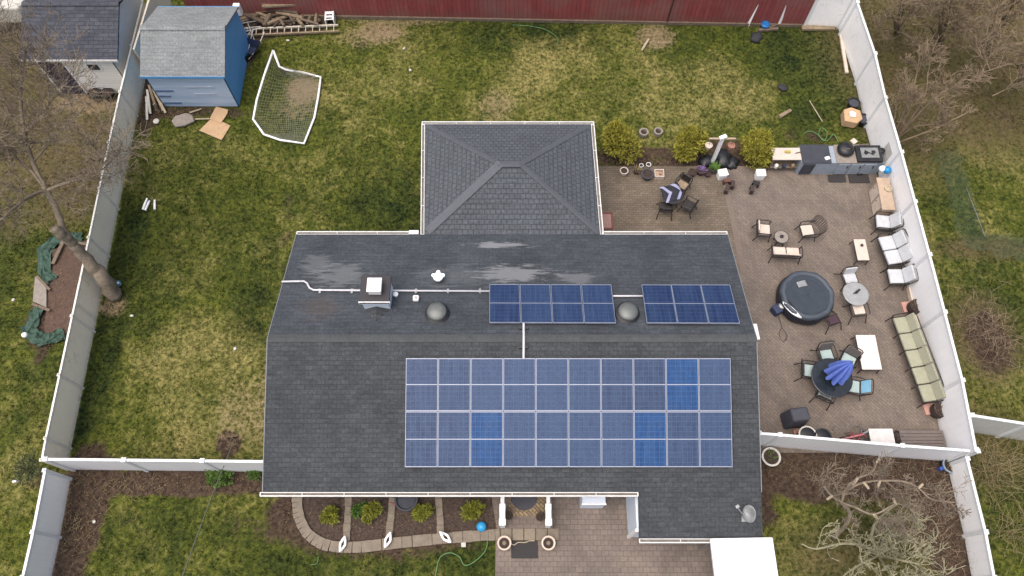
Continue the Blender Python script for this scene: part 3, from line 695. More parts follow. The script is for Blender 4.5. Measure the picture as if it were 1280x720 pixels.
def backarr(n, tl, tr, br, bl, nm):
    for i in range(n):
        a, b = i / n, (i + 1) / n
        L2 = lambda p, q_, t: (lerp(p[0], q_[0], t), lerp(p[1], q_[1], t))
        cs = [BP(*L2(bl, br, a), .11), BP(*L2(bl, br, b), .11), BP(*L2(tl, tr, b), .11), BP(*L2(tl, tr, a), .11)]
        solar(cs, 'solar panel, %s from left in the %s' % (ordn[i], nm), M_pvb, 'solar panels on the back roof slope')
backarr(4, (611.5, 356), (764.5, 356.5), (770, 405), (611.5, 404.5), 'four-panel array near the chimney')
backarr(3, (801.5, 356.5), (912, 356.5), (925, 405.5), (808, 405), 'three-panel array at the right end')

# ------------------------------------------------------------------ fences
def fence(pts, h, m, label, grp=None, post=2.44, pw=.12, facing=None, rail=.09, name='fence', postm=None, cap=.11, th=.06):
    """pts: world xy top line; each run gets panels, rails and posts"""
    t = thing(name, label, 'fence', (pts[0][0], pts[0][1], 0), 0, grp); o0 = Vector((pts[0][0], pts[0][1], 0))
    P2 = [Vector((p[0], p[1], 0)) - o0 for p in pts]
    stops = [P2[0]]
    for a, b in zip(P2[:-1], P2[1:]):
        n = max(1, round((b - a).length / post))
        for i in range(n): stops.append(a.lerp(b, (i + 1) / n))
    for a, b in zip(stops[:-1], stops[1:]):
        d = b - a; L = d.length; ang = math.atan2(d.y, d.x)
        pn = MB().box((L / 2, 0, h / 2 - .01), (L - .08, th * .5, h - .12)).build('panel', m, t, loc=a, rz=ang)
        MB().box((L / 2, 0, h - .04), (L - .1, rail, .09)).build('rail', postm or M['white'], t, loc=a, rz=ang, bevel=.008)
    for p in stops:
        MB().box((0, 0, h / 2), (pw, pw, h + .02)).box((0, 0, h + .03), (pw + .03, pw + .03, .04)).box((0, 0, h + .075), (pw + .01, pw + .01, .05), top=.15).build('post', postm or M['white'], t, loc=p)
    return t
W = lambda pts, z: [P(x, y, z) for x, y in pts]
M_wp = mat('fence_post_grey', (226, 222, 214), .6, .15, 4)
hW = 1.62
fence(W([(178, 2), (150, 115), (136, 178), (111, 297), (90, 395), (57, 548), (52, 575)], hW), hW, M['fenceW'], 'long grey weathered fence down the left side of the yard', post=2.7, postm=M_wp, pw=.075, rail=.07)
fence(W([(56, 588), (41, 665), (28, 722), (20, 760)], hW), hW, M['fenceL'], 'cleaner pale fence continuing below the corner at the bottom left', post=4, pw=.1)
fence(W([(57, 574), (155, 575), (253, 576), (337, 577)], 1.8), 1.8, M['fenceS'], 'bright white fence joining the left boundary fence to the house', post=3.0)
hE = 1.98
fence(W([(1063, -32), (1072, 3), (1094, 67), (1107, 122), (1127, 190), (1162, 318), (1181, 390), (1203, 475), (1220, 562)], hE), hE, M['fenceE'], 'tall white fence with painted twig shadows along the right side of the patio', post=2.44)
a_, b_ = P(1005, 33), P(1047, 35)
fence([a_, b_], hE, M['fenceE'], 'short return of white fence between the red wall and the right boundary', post=1.5)
fence([Vector((b_.x, b_.y, 0)), P(1063, -32, hE) + Vector((.1, .3, 0))], hE, M['fenceE'], 'white fence panel running away behind the red wall corner', post=2.4) if False else None
fence(W([(949, 541.5), (975, 543.5), (1128, 557), (1222, 564)], 1.7), 1.7, M['fenceS'], 'white fence below the patio from the house wall to the right boundary', post=2.9)
fence(W([(1209, 573), (1232, 665), (1243, 722), (1252, 770)], 1.3), 1.3, M['fenceE'], 'stained white fence beside the bare tree at the bottom right', post=2.6)
fence(W([(1215, 519), (1285, 530), (1350, 541)], 1.8), 1.8, M['fenceG'], 'greyish white fence leading off to the right edge', post=2.6)

# red wooden wall at the back
ra, rb = P(300, 19), P(1004, 33.5)
rt = thing('red_wall', 'faded dark red board wall closing the back of the yard', 'wall', (ra.x - 2.3, ra.y, 0), math.atan2(rb.y - ra.y, rb.x - ra.x - -2.3))
Lr = (Vector((rb.x, rb.y)) - Vector((ra.x - 2.3, ra.y))).length
MB().box((Lr / 2, .1, 1.2), (Lr, .12, 2.4)).build('wall', M['redbarn'], rt)
MB().box((Lr / 2, .02, .06), (Lr, .1, .16)).build('sill', M['wood2'], rt)
MB().box((Lr / 2, .1, 2.45), (Lr + .1, .3, .1)).build('coping', M['rust'], rt)
q0 = P(834, 26); MB().box((q0.x - (ra.x - 2.3), .03, 1.15), (.05, .05, 2.2), 0, tilt=(0, R(2))).build('crack_board', mat('dark_gap', (58, 40, 38), .9, .2, 5), rt)
# pale plinth and timber at base of the white return
one(MB().box((0, 0, .06), (1.5, .25, .12)), 'sleeper', M['wood'], 'weathered timber sleeper at the foot of the short white fence corner', 'timber', P(1022, 36), 0, bevel=.01)
tb = P(1055, 60); 
one(MB().box((0, 0, .05), (.14, 2.2, .1)), 'sleeper', M['peach'], 'tan timber kerb along the foot of the right fence by the lawn', 'timber', P(1054, 68), R(-3), bevel=.01)
one(MB().box((0, 0, .12), (.14, 3.6, .24)), 'kerb', M['peach'], 'peach concrete kerb at the foot of the right fence beside the sofas', 'kerb', P(1146, 415) + Vector((.0, 0, 0)), R(-1), bevel=.01)

# ------------------------------------------------------------------ blue shed
def shed(name, label, x0, x1, y0, y1, ze, zr, ovx, ovf, roofm, front, side, name_w=True):
    cx, cy = (x0 + x1) / 2, (y0 + y1) / 2
    t = thing(name, label, 'shed', (cx, cy, 0)); wx, wy = (x1 - x0) / 2, (y1 - y0) / 2
    for s_ in (-1, 1): MB().box((0, (wy - .03) * s_, ze / 2), (2 * wx, .06, ze)).build('wall', front, t)
    for s_ in (-1, 1):
        m_ = MB(); x = wx * s_
        pr = [(-wy, 0), (wy, 0), (wy, ze), (0, zr - .02), (-wy, ze)]
        if s_ < 0: pr = pr[::-1]
        n = 5; m_.add([(x + .004 * s_, y, z) for y, z in pr] + [(x - .05 * s_, y, z) for y, z in pr], [tuple(range(n)), tuple(range(n, 2 * n))[::-1]] + [(i, n + i, n + (i + 1) % n, (i + 1) % n) for i in range(n)])
        m_.build('gable_wall', side, t)
    k = (zr - ze) / wy
    zz_ = ze - k * ovf
    r_ = MB().slab([(-wx - ovx, -wy - ovf, zz_ + .07), (wx + ovx, -wy - ovf, zz_ + .07), (wx + ovx, 0, zr + .07), (-wx - ovx, 0, zr + .07)], .08)
    r_.slab([(-wx - ovx, 0, zr + .07), (wx + ovx, 0, zr + .07), (wx + ovx, wy + ovf, zz_ + .07), (-wx - ovx, wy + ovf, zz_ + .07)], .08)
    rf = r_.build('roof', roofm, t)
    MB().box((0, -.07, zr + .07), (2 * (wx + ovx), .16, .03), tilt=(math.atan(k), 0)).box((0, .07, zr + .07), (2 * (wx + ovx), .16, .03), tilt=(-math.atan(k), 0)).build('ridge_cap', roofm, rf)
    for s_ in (-1, 1): MB().box((0, (wy + ovf + .01) * s_, zz_ + .02), (2 * (wx + ovx), .03, .11)).build('fascia', M['gutter'] if name_w else side, t)
    return t, wx, wy
M_shed = shingle_mat('pale_grey_shingles', (124, 128, 129), (117, 121, 122), (104, 108, 110), row=.14, wdt=.24, blot=.1, mortar=.008)
M_nshed = shingle_mat('dark_shed_shingles', (74, 76, 84), (60, 63, 71), (48, 50, 56), row=.15, wdt=.4, blot=.16)
p1, p2 = P(299, 133), P(205, 133)
bs, wx, wy = shed('garden_shed', 'blue clapboard shed with pale grey shingle roof', p2.x - .0, p1.x, p1.y, 24.3, 2.05, 2.8, .1, .1, M_shed, M['sidingL'], M['sidingB'], False)
for zz_, xx_, ww in ((1.05, -1.2, .8), (.7, -1.3, .5), (.25, -1.15, .75), (1.3, .4, 1.2), (.85, .5, .9)):
    MB().box((xx_ if xx_ < 0 else xx_, -wy - .012, zz_), (ww, .02, .1)).build('cladding_board', mat('bluegrey_exposed_board', (92, 116, 150), .7, .2, 5) if xx_ < 0 else mat('pale_new_board', (178, 192, 208), .6, .05, 4), bs)
one(MB().box((0, 0, .1), (.3, .3, .5)), 'junction_box', M['bright'], 'small white box mounted behind the blue shed roof corner', 'box', P(298, 14, 1.0) , bevel=.02)
# neighbour shed
q1, q2 = P(40, 75, 2.3), P(147, 75, 2.3)
ns, wx, wy = shed('garden_shed', 'white shed with dark shingle roof and navy door at the top left', -19.85, -16.55, 21.45, 25.6, 2.3, 3.1, .35, .15, M_nshed, M['sidingW'], M['sidingW'])
dw = MB().box((-.98, -wy - .02, 1.02), (1.02, .05, 2.0)).build('door', M['darkdoor'], ns, bevel=.01)
for xx_ in (-1.52, -.44): MB().box((xx_, -wy - .02, 1.03), (.07, .06, 2.06)).build('door_frame', M['bright'], dw)
wn_ = MB().box((.72, -wy - .02, 1.75), (.55, .05, .42)).build('window', M['bright'], ns); MB().box((.72, -wy - .05, 1.75), (.44, .02, .32)).build('pane', M['panew'], wn_)
# white boundary wall/leaning panel beside neighbour's shed
one(MB().box((0, 0, .9), (.08, 4.2, 1.8)), 'fence', M['fenceW'], 'pale green-stained board fence squeezed between the two sheds', 'fence', (-15.9, 24.4, 0), R(-2))
# pale concrete slab in the top left corner
one(MB().prism([(-2, -.8), (1.15, -.8), (1.3, -.5), (1.3, 1), (-2, 1)], 0, .9), 'planter_wall', M['concrete'], 'pale rounded concrete block in the extreme top left corner', 'block', P(10, 12, .9), bevel=.08)

def disc(name, m, label, cat, loc, r, h, grp=None, n=20, top=1.0, **k):
    return one(MB().lathe([(r * .9, 0), (r, h * .3), (r * top, h)], n=n), name, m, label, cat, loc, 0, grp, **k)
def pot(label, px, py, r=.2, h=.28, m=None, rim=True, plant=None, z=0, fill=None, name='plant_pot', grp=None, prof=None, cat='pot'):
    t = thing(name, label, cat, P(px, py, z), 0, grp); m = m or M['terra']
    pr = prof or [(r * .7, 0), (r * .95, h * .8), (r * 1.05, h * .82), (r * 1.05, h), (r * .86, h), (r * .82, h * .88)]
    MB().lathe(pr, n=20, cap=False).lathe([(.001, .01), (r * .69, .01)], n=20, cap=False).build('body', m, t, smooth=False)
    MB().lathe([(.01, h * .88), (r * .84, h * .87)], n=16, cap=False).build('soil', fill or M['soil'], t)
    if plant:
        pm, n_, s_ = plant; rr = random.Random(int(px * 7 + py)); mb = MB()
        for i in range(n_):
            a = rr.uniform(0, 6.28); q_ = rr.uniform(0, r * .8); l = rr.uniform(.4, 1) * s_
            b0_ = Vector((q_ * math.cos(a), q_ * math.sin(a), h * .85)); tp = b0_ + Vector((math.cos(a) * l * .6, math.sin(a) * l * .6, l * .7)); sd_ = Vector((-math.sin(a), math.cos(a), 0)) * .02
            md = b0_.lerp(tp, .6) + Vector((0, 0, l * .15))
            mb.add([b0_ - sd_ * .5, b0_ + sd_ * .5, md + sd_, md - sd_, tp], [(0, 1, 2, 3), (3, 2, 4)])
        mb.build('plant', pm, t)
    return t
# neighbour pots
for (px, py, lb) in ((122, 122, 'black round tub leftmost by the white shed wall'), (138, 122, 'large black round tub in front of the white shed corner'), (143, 111, 'small black tub tucked behind the other tubs by the grey fence')):
    pot(lb, px, py, .27 if py > 115 else .2, .35, M['black'], name='planter_tub', grp='black tubs by the white shed', cat='tub')

# ------------------------------------------------------------------ back-yard objects
wood_cols = [mat('old_log_a', (104, 92, 76), .95, .3, 6, fine=.25), M['wood2'], mat('old_log_b', (88, 76, 64), .95, .3, 6, fine=.25), mat('old_log_c', (134, 118, 96), .95, .3, 6, fine=.25), mat('old_log_d', (72, 62, 54), .95, .3, 6, fine=.25)]
ORD = ['first', 'second', 'third', 'fourth', 'fifth', 'sixth', 'seventh', 'eighth', 'ninth', 'tenth', 'eleventh', 'twelfth', 'thirteenth', 'fourteenth', 'fifteenth', 'sixteenth', 'seventeenth', 'eighteenth', 'nineteenth', 'twentieth', 'twenty-first', 'twenty-second', 'twenty-third', 'twenty-fourth']
# firewood pile: individual pieces
rr = random.Random(4)
def log(name, a, b, r, m, label, cat, grp, n=7, square=False):
    a, b = Vector(a), Vector(b); d = b - a
    loc = a; mb = MB()
    if square:
        mb = MB(); L = d.length; mb.box((0, 0, 0), (L, r * 2, r * .8))
        o_ = mb.build(name, m, bevel=.006); o_.location = (a + b) / 2; o_.rotation_euler = d.to_track_quat('X', 'Z').to_euler()
    else:
        mb.tube([(0, 0, 0), d * .5 + Vector((0, 0, r * .15)), d], [r, r * 1.05, r * .92], n); o_ = mb.build(name, m, smooth=False); o_.location = a
    return tag(o_, label, cat, grp)
descr = ['long thin', 'short', 'bent grey', 'pale split', 'dark rotten', 'stout', 'splintered']
LOGS = [(296, 30, 318, 22), (300, 24, 332, 15), (306, 18, 330, 28), (318, 31, 345, 18), (326, 14, 352, 11), (330, 32, 338, 18), (334, 30, 360, 20), (342, 33, 352, 24), (348, 31, 347, 22), (355, 32, 350, 24), (362, 31, 372, 16), (368, 30, 362, 20), (372, 29, 380, 20), (378, 31, 370, 22), (384, 30, 388, 20), (388, 32, 400, 24), (338, 12, 372, 16), (350, 18, 392, 8), (326, 22, 350, 26), (394, 28, 396, 16), (312, 12, 338, 22), (345, 15, 378, 22), (376, 24, 398, 30), (352, 27, 375, 26)]
LOGS.sort(key=lambda q: q[0] + q[2])
for i, (x0, y0, x1, y1) in enumerate(LOGS):
    z0, z1 = rr.uniform(.06, .35), rr.uniform(.06, .45)
    log('log', P(x0, y0, z0), P(x1, y1, z1), rr.uniform(.05, .11), wood_cols[i % 5], 'scrap firewood piece, %s from the left in the heap behind the ladder' % ORD[i], 'firewood', 'firewood heap by the red wall', square=(i % 3 == 1))
log('plank', P(328, 7, .7), P(369, 4, .7), .13, M['wood'], 'thick pale plank lying on top of the firewood heap', 'plank', 'planks on the firewood heap', square=True)
log('plank', P(370, 5, .6), P(392, 6, .6), .06, M['wood'], 'thin grey plank beyond the thick pale one on the firewood heap', 'plank', 'planks on the firewood heap', square=True)
# ladder
la, lb_ = P(286, 42, .1), P(423, 36, .1)
ld = thing('ladder', 'long wooden ladder lying on its side in front of the firewood heap', 'ladder', la, math.atan2(lb_.y - la.y, lb_.x - la.x)); Ll = (lb_ - la).length
M_lad = mat('pale_ladder', (190, 182, 166), .7, .15, 5)
MB().box((Ll / 2, .16, .06), (Ll, .07, .1)).build('rail', M_lad, ld, bevel=.01); MB().box((Ll / 2 + .05, -.17, .02), (Ll, .07, .1)).build('rail', M['wood'], ld, bevel=.01)
for i in range(15): MB().tube([(.3 + i * (Ll - .5) / 14, -.15, .04), (.3 + i * (Ll - .5) / 14, .15, .06)], .022, 6).build('rung', M_lad, ld)
# step stool
st = thing('step_stool', 'white plastic step stool with two dark slots beside the firewood', 'stool', P(414, 30), R(4))
MB().box((0, .1, .42), (.42, .5, .05)).box((-.19, .08, .21), (.05, .5, .42)).box((.19, .08, .21), (.05, .5, .42)).build('frame', M['bright'], st, bevel=.02)
for y in (.02, -.18): MB().box((0, y + .1, .449), (.26, .07, .012)).build('slot', M['black'], st)
# junk by the shed
jt = thing('wheelbarrow', 'old blue wheelbarrow tipped up beside the blue shed', 'wheelbarrow', P(316, 66), R(-20))
MB().add([(-.3, -.35, .35), (.3, -.35, .35), (.38, .35, .5), (-.38, .35, .5), (-.18, -.2, .12), (.18, -.2, .12), (.2, .2, .14), (-.2, .2, .14)], [(4, 5, 6, 7), (0, 1, 5, 4), (1, 2, 6, 5), (2, 3, 7, 6), (3, 0, 4, 7)]).build('tray', M['navy'], jt)
for s_ in (-1, 1): MB().tube([(.1 * s_, -.5, .15), (.2 * s_, .1, .15), (.28 * s_, .9, .5)], .025, 6).build('handle', M['galv'], jt)
MB().tube([(-.04, -.55, .17), (.04, -.55, .17)], .17, 14).build('wheel', M['black'], jt)
pole_px = [((298, 30), (322, 26), .5), ((300, 36), (326, 33), .35), ((302, 40), (324, 36), .25), ((303, 45), (316, 41), .2), ((304, 48), (309, 60), .12), ((309, 27), (318, 50), .4)]
for i, (a, b, z) in enumerate(pole_px):
    log('metal_pole', P(*a, z), P(*b, z * .6), .03, M['galv'], ['pale grey metal pole, topmost of the scrap beside the blue shed', 'grey pole second from the top in the scrap by the shed', 'grey metal pole in the middle of the scrap beside the shed', 'short grey pole lowest of the scrap above the wheelbarrow', 'short pole standing against the shed wall by the wheelbarrow', 'grey pole lying crosswise over the scrap beside the shed'][i], 'pole', 'metal poles beside the blue shed')
# sticks at left shed corner
for i, (a, b) in enumerate([((186, 106), (196, 138)), ((191, 110), (204, 138)), ((184, 112), (188, 142)), ((192, 130), (199, 140)), ((195, 118), (207, 141)), ((183, 120), (184, 150))]):
    log('timber_offcut', P(*a, .9 - i * .1), P(*b, .06), .05, [M['wood'], M['cutwood'], M['concrete']][i % 3], ['long dull offcut leaning on the blue shed corner, nearest its wall', 'pale offcut leaning beside the blue shed, second from its wall', 'white-grey stick leaning between grey fence and blue shed', 'stubby offcut at the foot of the shed corner stack', 'pale long offcut reaching furthest right at the shed corner', 'thin grey stick lying along the grey fence by the shed'][i], 'offcut', 'timber offcuts between fence and shed', square=True)
disc('lid', M['concrete'], 'small round white lid lying on the grass below the blue shed', 'lid', P(195.5, 152), .13, .04)
rk = MB().prism([(-.5, -.05), (-.3, -.36), (.1, -.32), (.5, -.12), (.36, .22), (.1, .34), (-.36, .22)], 0, .12)
one(rk, 'flat_stone', M['stone'], 'flat grey flagstone lying on the grass below the blue shed', 'stone', P(230, 151), R(5), bevel=.04)
log('timber_offcut', P(237, 141, .04), P(252, 136, .04), .03, M['cutwood'], 'thin pale stick just above the grey flagstone', 'stick', None)
log('timber_offcut', P(244, 149, .04), P(262, 148.5, .04), .03, M['cutwood'], 'thin pale stick between the flagstone and the cardboard', 'stick', None)
cbx = thing('cardboard_sheet', 'L-shaped unfolded brown cardboard sheet on the grass below the shed', 'cardboard', P(268, 155))
cc = P(268, 155)
def lp(px, py, z): v = P(px, py, z) - cc; return (v.x, v.y)
MB().prism([lp(*p, .05) for p in [(249, 163), (265, 147), (273, 150), (288, 157), (277, 175)]], .03, .05).build('panel', M['cardboard'], cbx)
MB().prism([lp(*p, .08) for p in [(262, 148), (270, 133), (285, 137), (284, 142), (276, 154)]], .055, .075).build('panel', M['cardboard'], cbx)
# three white tubes
for i, (a, b) in enumerate([((178.5, 262), (184, 248)), ((181.5, 263), (187, 251)), ((193.5, 262), (193.5, 250))]):
    log('plastic_pipe', P(*a, .04), P(*b, .04), .045, M['bright'], ['short white pipe on the lawn, leftmost of the three', 'short white pipe touching the leftmost one on the lawn', 'short white pipe lying apart and upright in line with the fence'][i], 'pipe', 'white pipe pieces on the left lawn')
def ball(label, px, py, r, m, cat='ball', name='ball', grp=None):
    return one(MB().lathe([(r * math.sin(math.pi * i / 10) + .0001, r - r * math.cos(math.pi * i / 10)) for i in range(11)], n=18), name, m, label, cat, P(px, py), 0, grp, smooth=True)
g = G('blue_white_ball'); o_ = g.coord('Object'); nn = g.noise(o_, 9, 1); g.color(g.mix(g.mr(nn, .48, .52), srgb(60, 120, 150), srgb(200, 215, 220))); g.rough(.3)
ball('small blue and white ball beside the leaning tree trunk', 149.5, 356, .12, g.m)
ball('bright blue ball on the edging of the front bed', 602, 659, .17, M['cyan'])
# planks against red wall
for (a, b, lb) in (((935, 32), (947, 5), 'white board leaning on the red wall, left of the pair'), ((973, 32), (984, 6), 'chipped white board leaning on the red wall, right of the pair')):
    p = P(*a); q_ = P(*b, 1.25); log('board', p, q_, .06, M['bright'], lb, 'board', 'white boards on the red wall', square=True)
one(MB().lathe([(.14, 0), (.2, .25), (.15, .3)], n=14), 'bucket', M['blue'], 'small blue bucket at the foot of the red wall between the white boards', 'bucket', P(955, 35))
one(MB().box((0, 0, .06), (.9, .12, .1)).box((.2, .12, .08), (.7, .08, .1), .3), 'branch', M['wood2'], 'brown stick lying below the two white boards', 'stick', P(960, 38), .1)
def bag(label, px, py, s=.3, m=None, name='rubbish_bag', cat='bag', grp=None, h=.6):
    rr2 = random.Random(int(px * 3 + py)); ph = [rr2.uniform(0, 6) for _ in range(4)]
    wob = lambda t, z: 1 + .16 * math.sin(2 * t + ph[0] + z * 3) + .1 * math.sin(5 * t + ph[1] + 9 * z) + .05 * math.sin(9 * t + ph[2])
    return one(MB().lathe([(s * .8, 0), (s, s * h * .4), (s * .85, s * h * .9), (s * .4, s * h * 1.3), (.02, s * h * 1.35)], n=26, wob=wob), name, m or M['blackfab'], label, cat, P(px, py), 0, grp, smooth=True)
bag('crumpled black bag on the grass just below the white boards', 945, 48, .3)
bag('small dark clump of cloth alone on the dark lawn', 978, 110, .2, M['blackfab'], 'cloth', 'cloth', h=.4)
log('branch', P(802, 63, .04), P(811, 49, .06), .05, M['cutwood'], 'short pale stick on the lawn below the red wall', 'stick', None)
# soccer goal
gp = [(341.5, 63, .9), (349, 83, .55), (357, 87, .35), (380, 91, .15), (401, 96.5, .08), (398, 120, .07), (393, 147, .07), (380, 179.5, .05), (350, 175, .06), (330, 168, .06), (316.5, 149, .25), (321, 125, .5), (330, 95, .75), (341.5, 63, .9)]
gz = [P(x, y, z) for x, y, z in gp]; g0 = P(360, 130)
goal = thing('soccer_goal', 'toppled white frame soccer goal with black net over a bare patch', 'goal', g0)
MB().tube([p - g0 for p in gz], .05, 8).build('frame', M['bright'], goal, smooth=True)
# net: between left and right chains
lt = [P(*p) - g0 for p in [(341.5, 63, .9), (330, 95, .75), (321, 125, .5), (316.5, 149, .25), (330, 168, .06), (345, 173, .06)]]
rt_ = [P(*p) - g0 for p in [(349, 83, .5), (401, 96.5, .1), (398, 120, .07), (393, 147, .07), (386, 165, .06), (380, 179, .05)]]
def chain(c, t):
    n = len(c) - 1; k = min(n - 1, int(t * n)); return c[k].lerp(c[k + 1], t * n - k)
def netp(u, t):
    a, b = chain(lt, t), chain(rt_, t); p = a.lerp(b, u); p.z = p.z * (1 - .75 * math.sin(math.pi * u)) + .03; return p
nm = MB()
for i in range(36): nm.tube([netp(u / 10, i / 35) for u in range(11)], .0065, 3, False)
for i in range(26): nm.tube([netp(i / 25, u / 12) for u in range(13)], .0065, 3, False)
M_net = mat('grey_net_cord', (120, 122, 106), .9, .1, 5)
nm.build('net', M_net, goal)

# ------------------------------------------------------------------ foliage helpers
def shrub(label, px, py, r, h, m, n=2600, grp=None, name='shrub', leaf=.05, seed=1, z=0):
    t = thing(name, label, 'shrub', P(px, py, z), 0, grp); rr = random.Random(seed); mb = MB()
    lobes = [(Vector((rr.uniform(-.5, .5) * r, rr.uniform(-.5, .5) * r, h * rr.uniform(.3, .75))), r * rr.uniform(.4, .72)) for _ in range(9)]
    for i in range(n):
        c_, q_ = rr.choice(lobes); a = rr.uniform(0, 6.28); ph = math.acos(rr.uniform(-.4, 1)); rad = q_ * rr.uniform(.55, 1.08)
        d = Vector((math.sin(ph) * math.cos(a), math.sin(ph) * math.sin(a), math.cos(ph))); p = c_ + d * rad
        if p.z < .04: continue
        u = (d + Vector((rr.uniform(-.8, .8), rr.uniform(-.8, .8), rr.uniform(-.4, .8)))).normalized(); s_ = u.cross(Vector((rr.uniform(-1, 1), rr.uniform(-1, 1), rr.uniform(-1, 1)))).normalized()
        l = leaf * rr.uniform(.7, 1.8)
        mb.add([p - s_ * l * .35, p + u * l * .6 - s_ * l * .2, p + u * l * 1.3, p + s_ * l * .35], [(0, 1, 2, 3)])
    mb.build('foliage', m, t)
    sm = MB()
    for k in range(5):
        a = k * 1.3; sm.tube([(0, 0, 0), (r * .25 * math.cos(a), r * .25 * math.sin(a), h * .35), (r * .55 * math.cos(a), r * .55 * math.sin(a), h * .7)], [.025, .018, .008], 5)
    sm.build('stem', M['bark'], t); return t
shrub('yellow-green rounded shrub nearest the house extension roof', 776, 187, .86, 1.2, M['yew'], 5200, 'big shrubs behind the patio', seed=1, leaf=.07)
shrub('yellow-green shrub in the middle, left of the white post', 860, 190, .78, 1.1, M['yew'], 4600, 'big shrubs behind the patio', seed=2, leaf=.07)
shrub('yellow-green shrub right of the white post near the cart', 941, 196, .74, 1.1, M['yew'], 4600, 'big shrubs behind the patio', seed=3, leaf=.07)
for i, (px, py, s_, lb) in enumerate([(414, 645, .3, 'smallest round green shrub in the leftmost front bed'), (466, 643, .36, 'round green shrub in the second front bed from the left'), (530, 643, .33, 'round green shrub in the bed beside the dark tub'), (591, 640, .36, 'round green shrub above the bright blue ball')]):
    shrub(lb, px, py, s_, s_ * 1.5, M['yew2'], 1500, 'small shrubs in the front beds', seed=10 + i, leaf=.045)
shrub('low patch of green leafy plant left of the second bed shrub', 450, 638, .25, .25, M['leafg'], 500, seed=31, leaf=.05, name='leafy_plant')
shrub('small bright green clump at the foot of the lower left fence', 278, 594, .45, .25, M['leafg'], 700, seed=32, leaf=.06, name='leafy_plant')
shrub('tiny green clump by the house corner below the left fence', 318, 594, .3, .2, M['leafg'], 350, seed=33, leaf=.05, name='leafy_plant')
shrub('untidy dark vine clump growing over the bottom left fence corner', 58, 592, .55, 1.75, mat('vine_green', (78, 84, 52), .9, .3, 6), 700, seed=34, leaf=.06, name='vine')

def bare_tree(label, base, tips, seed, mb_col, tw, fine=3, tw_r=.008, trunk_r=.09, twig_n=4, spread=.6, grp=None, name='bare_tree', tl=.9, up=.25, df=.5):
    """tips: list of limb polylines in world coords (start from anywhere); twigs grow recursively from them"""
    t = thing(name, label, 'tree', (base.x, base.y, 0), 0, grp); rr = random.Random(seed); off = Vector((base.x, base.y, 0))
    tr, cr_ = MB(), MB()
    def rec(p, d, L, r, depth):
        n = 3; pts = [p]; q_ = p
        for k in range(n):
            d = (d + Vector((rr.uniform(-.35, .35), rr.uniform(-.35, .35), rr.uniform(-.2, .3) ))).normalized(); q_ = q_ + d * L / n
            if q_.z < .05: q_.z = .05
            pts.append(q_)
        cr_.tube([a - off for a in pts], [max(tw_r, r * (1 - .2 * k)) for k in range(n + 1)], 4 if r > .02 else 3, False)
        if depth <= 0: return
        for k in range(rr.randint(twig_n - 1, twig_n + 1)):
            s_ = pts[rr.randint(1, n)]; dd = (d + Vector((rr.gauss(0, spread), rr.gauss(0, spread), rr.gauss(.05, spread * .6)))).normalized()
            rec(s_, dd, L * rr.uniform(.5, .8), r * .6, depth - 1)
    for (pts, r0, r1, dens) in tips:
        # jitter smooth limb
        P3 = curve_px([tuple(p) for p in pts], 5); n = len(P3)
        rad = [lerp(r0, r1, i / (n - 1)) for i in range(n)]
        tr.tube([Vector(a) + Vector((rr.uniform(-1, 1), rr.uniform(-1, 1), rr.uniform(-1, 1))) * rad[i] * .25 - off for i, a in enumerate(P3)], rad, 8)
        for k in range(max(1, int(dens * df)) if dens else 0):
            f = rr.uniform(.35, 1); i = min(n - 2, int(f * (n - 1))); a = Vector(P3[i]); d = (Vector(P3[i + 1]) - a).normalized()
            dd = (d * .6 + Vector((rr.gauss(0, spread), rr.gauss(0, spread), abs(rr.gauss(up, .3))))).normalized()
            rec(a, dd, tl * rr.uniform(.6, 1.2), max(rad[i] * .45, .014), fine)
    tr.build('trunk', mb_col, t, smooth=True); cr_.build('crown', tw, t)
    return t
# leaning tree across the left fence, sawn limb
B = P(143, 372)
bare_tree('leaning bare tree whose trunk crosses the left fence, one limb sawn off', B,
    [([B, P(128, 345, 1.3), P(107, 325, 2.1), P(92, 305, 2.9)], .30, .17, 0),
     ([P(92, 305, 2.9), P(80, 295, 3.5), P(68, 286, 4.0)], .19, .16, 0),
     ([P(95, 308, 2.8), P(82, 292, 3.2), P(70, 262, 3.8), P(58, 238, 4.3)], .13, .1, 0),
     ([P(58, 238, 4.3), P(42, 205, 4.9), P(30, 165, 5.6), P(26, 110, 6.4), P(35, 50, 7.)], .09, .035, 26),
     ([P(58, 238, 4.3), P(30, 250, 5), P(-10, 285, 5.8)], .07, .04, 12),
     ([P(58, 238, 4.3), P(85, 228, 4.6), P(120, 218, 4.9), P(150, 190, 5.2)], .06, .02, 22),
     ([P(58, 238, 4.3), P(40, 215, 4.8), P(10, 190, 5.2), P(-20, 165, 5.5)], .06, .03, 20),
     ([P(30, 165, 5.6), P(60, 130, 6), P(52, 60, 6.5)], .04, .02, 14), ([P(30, 165, 5.6), P(0, 120, 6), P(-10, 60, 6.5)], .05, .02, 16),
     ([P(40, 205, 4.9), P(70, 170, 5.4), P(100, 140, 5.8)], .045, .02, 16)], 5, M['bark'], M['twig'], fine=3, tw_r=.0065, spread=.65, tl=1.05, df=.85)
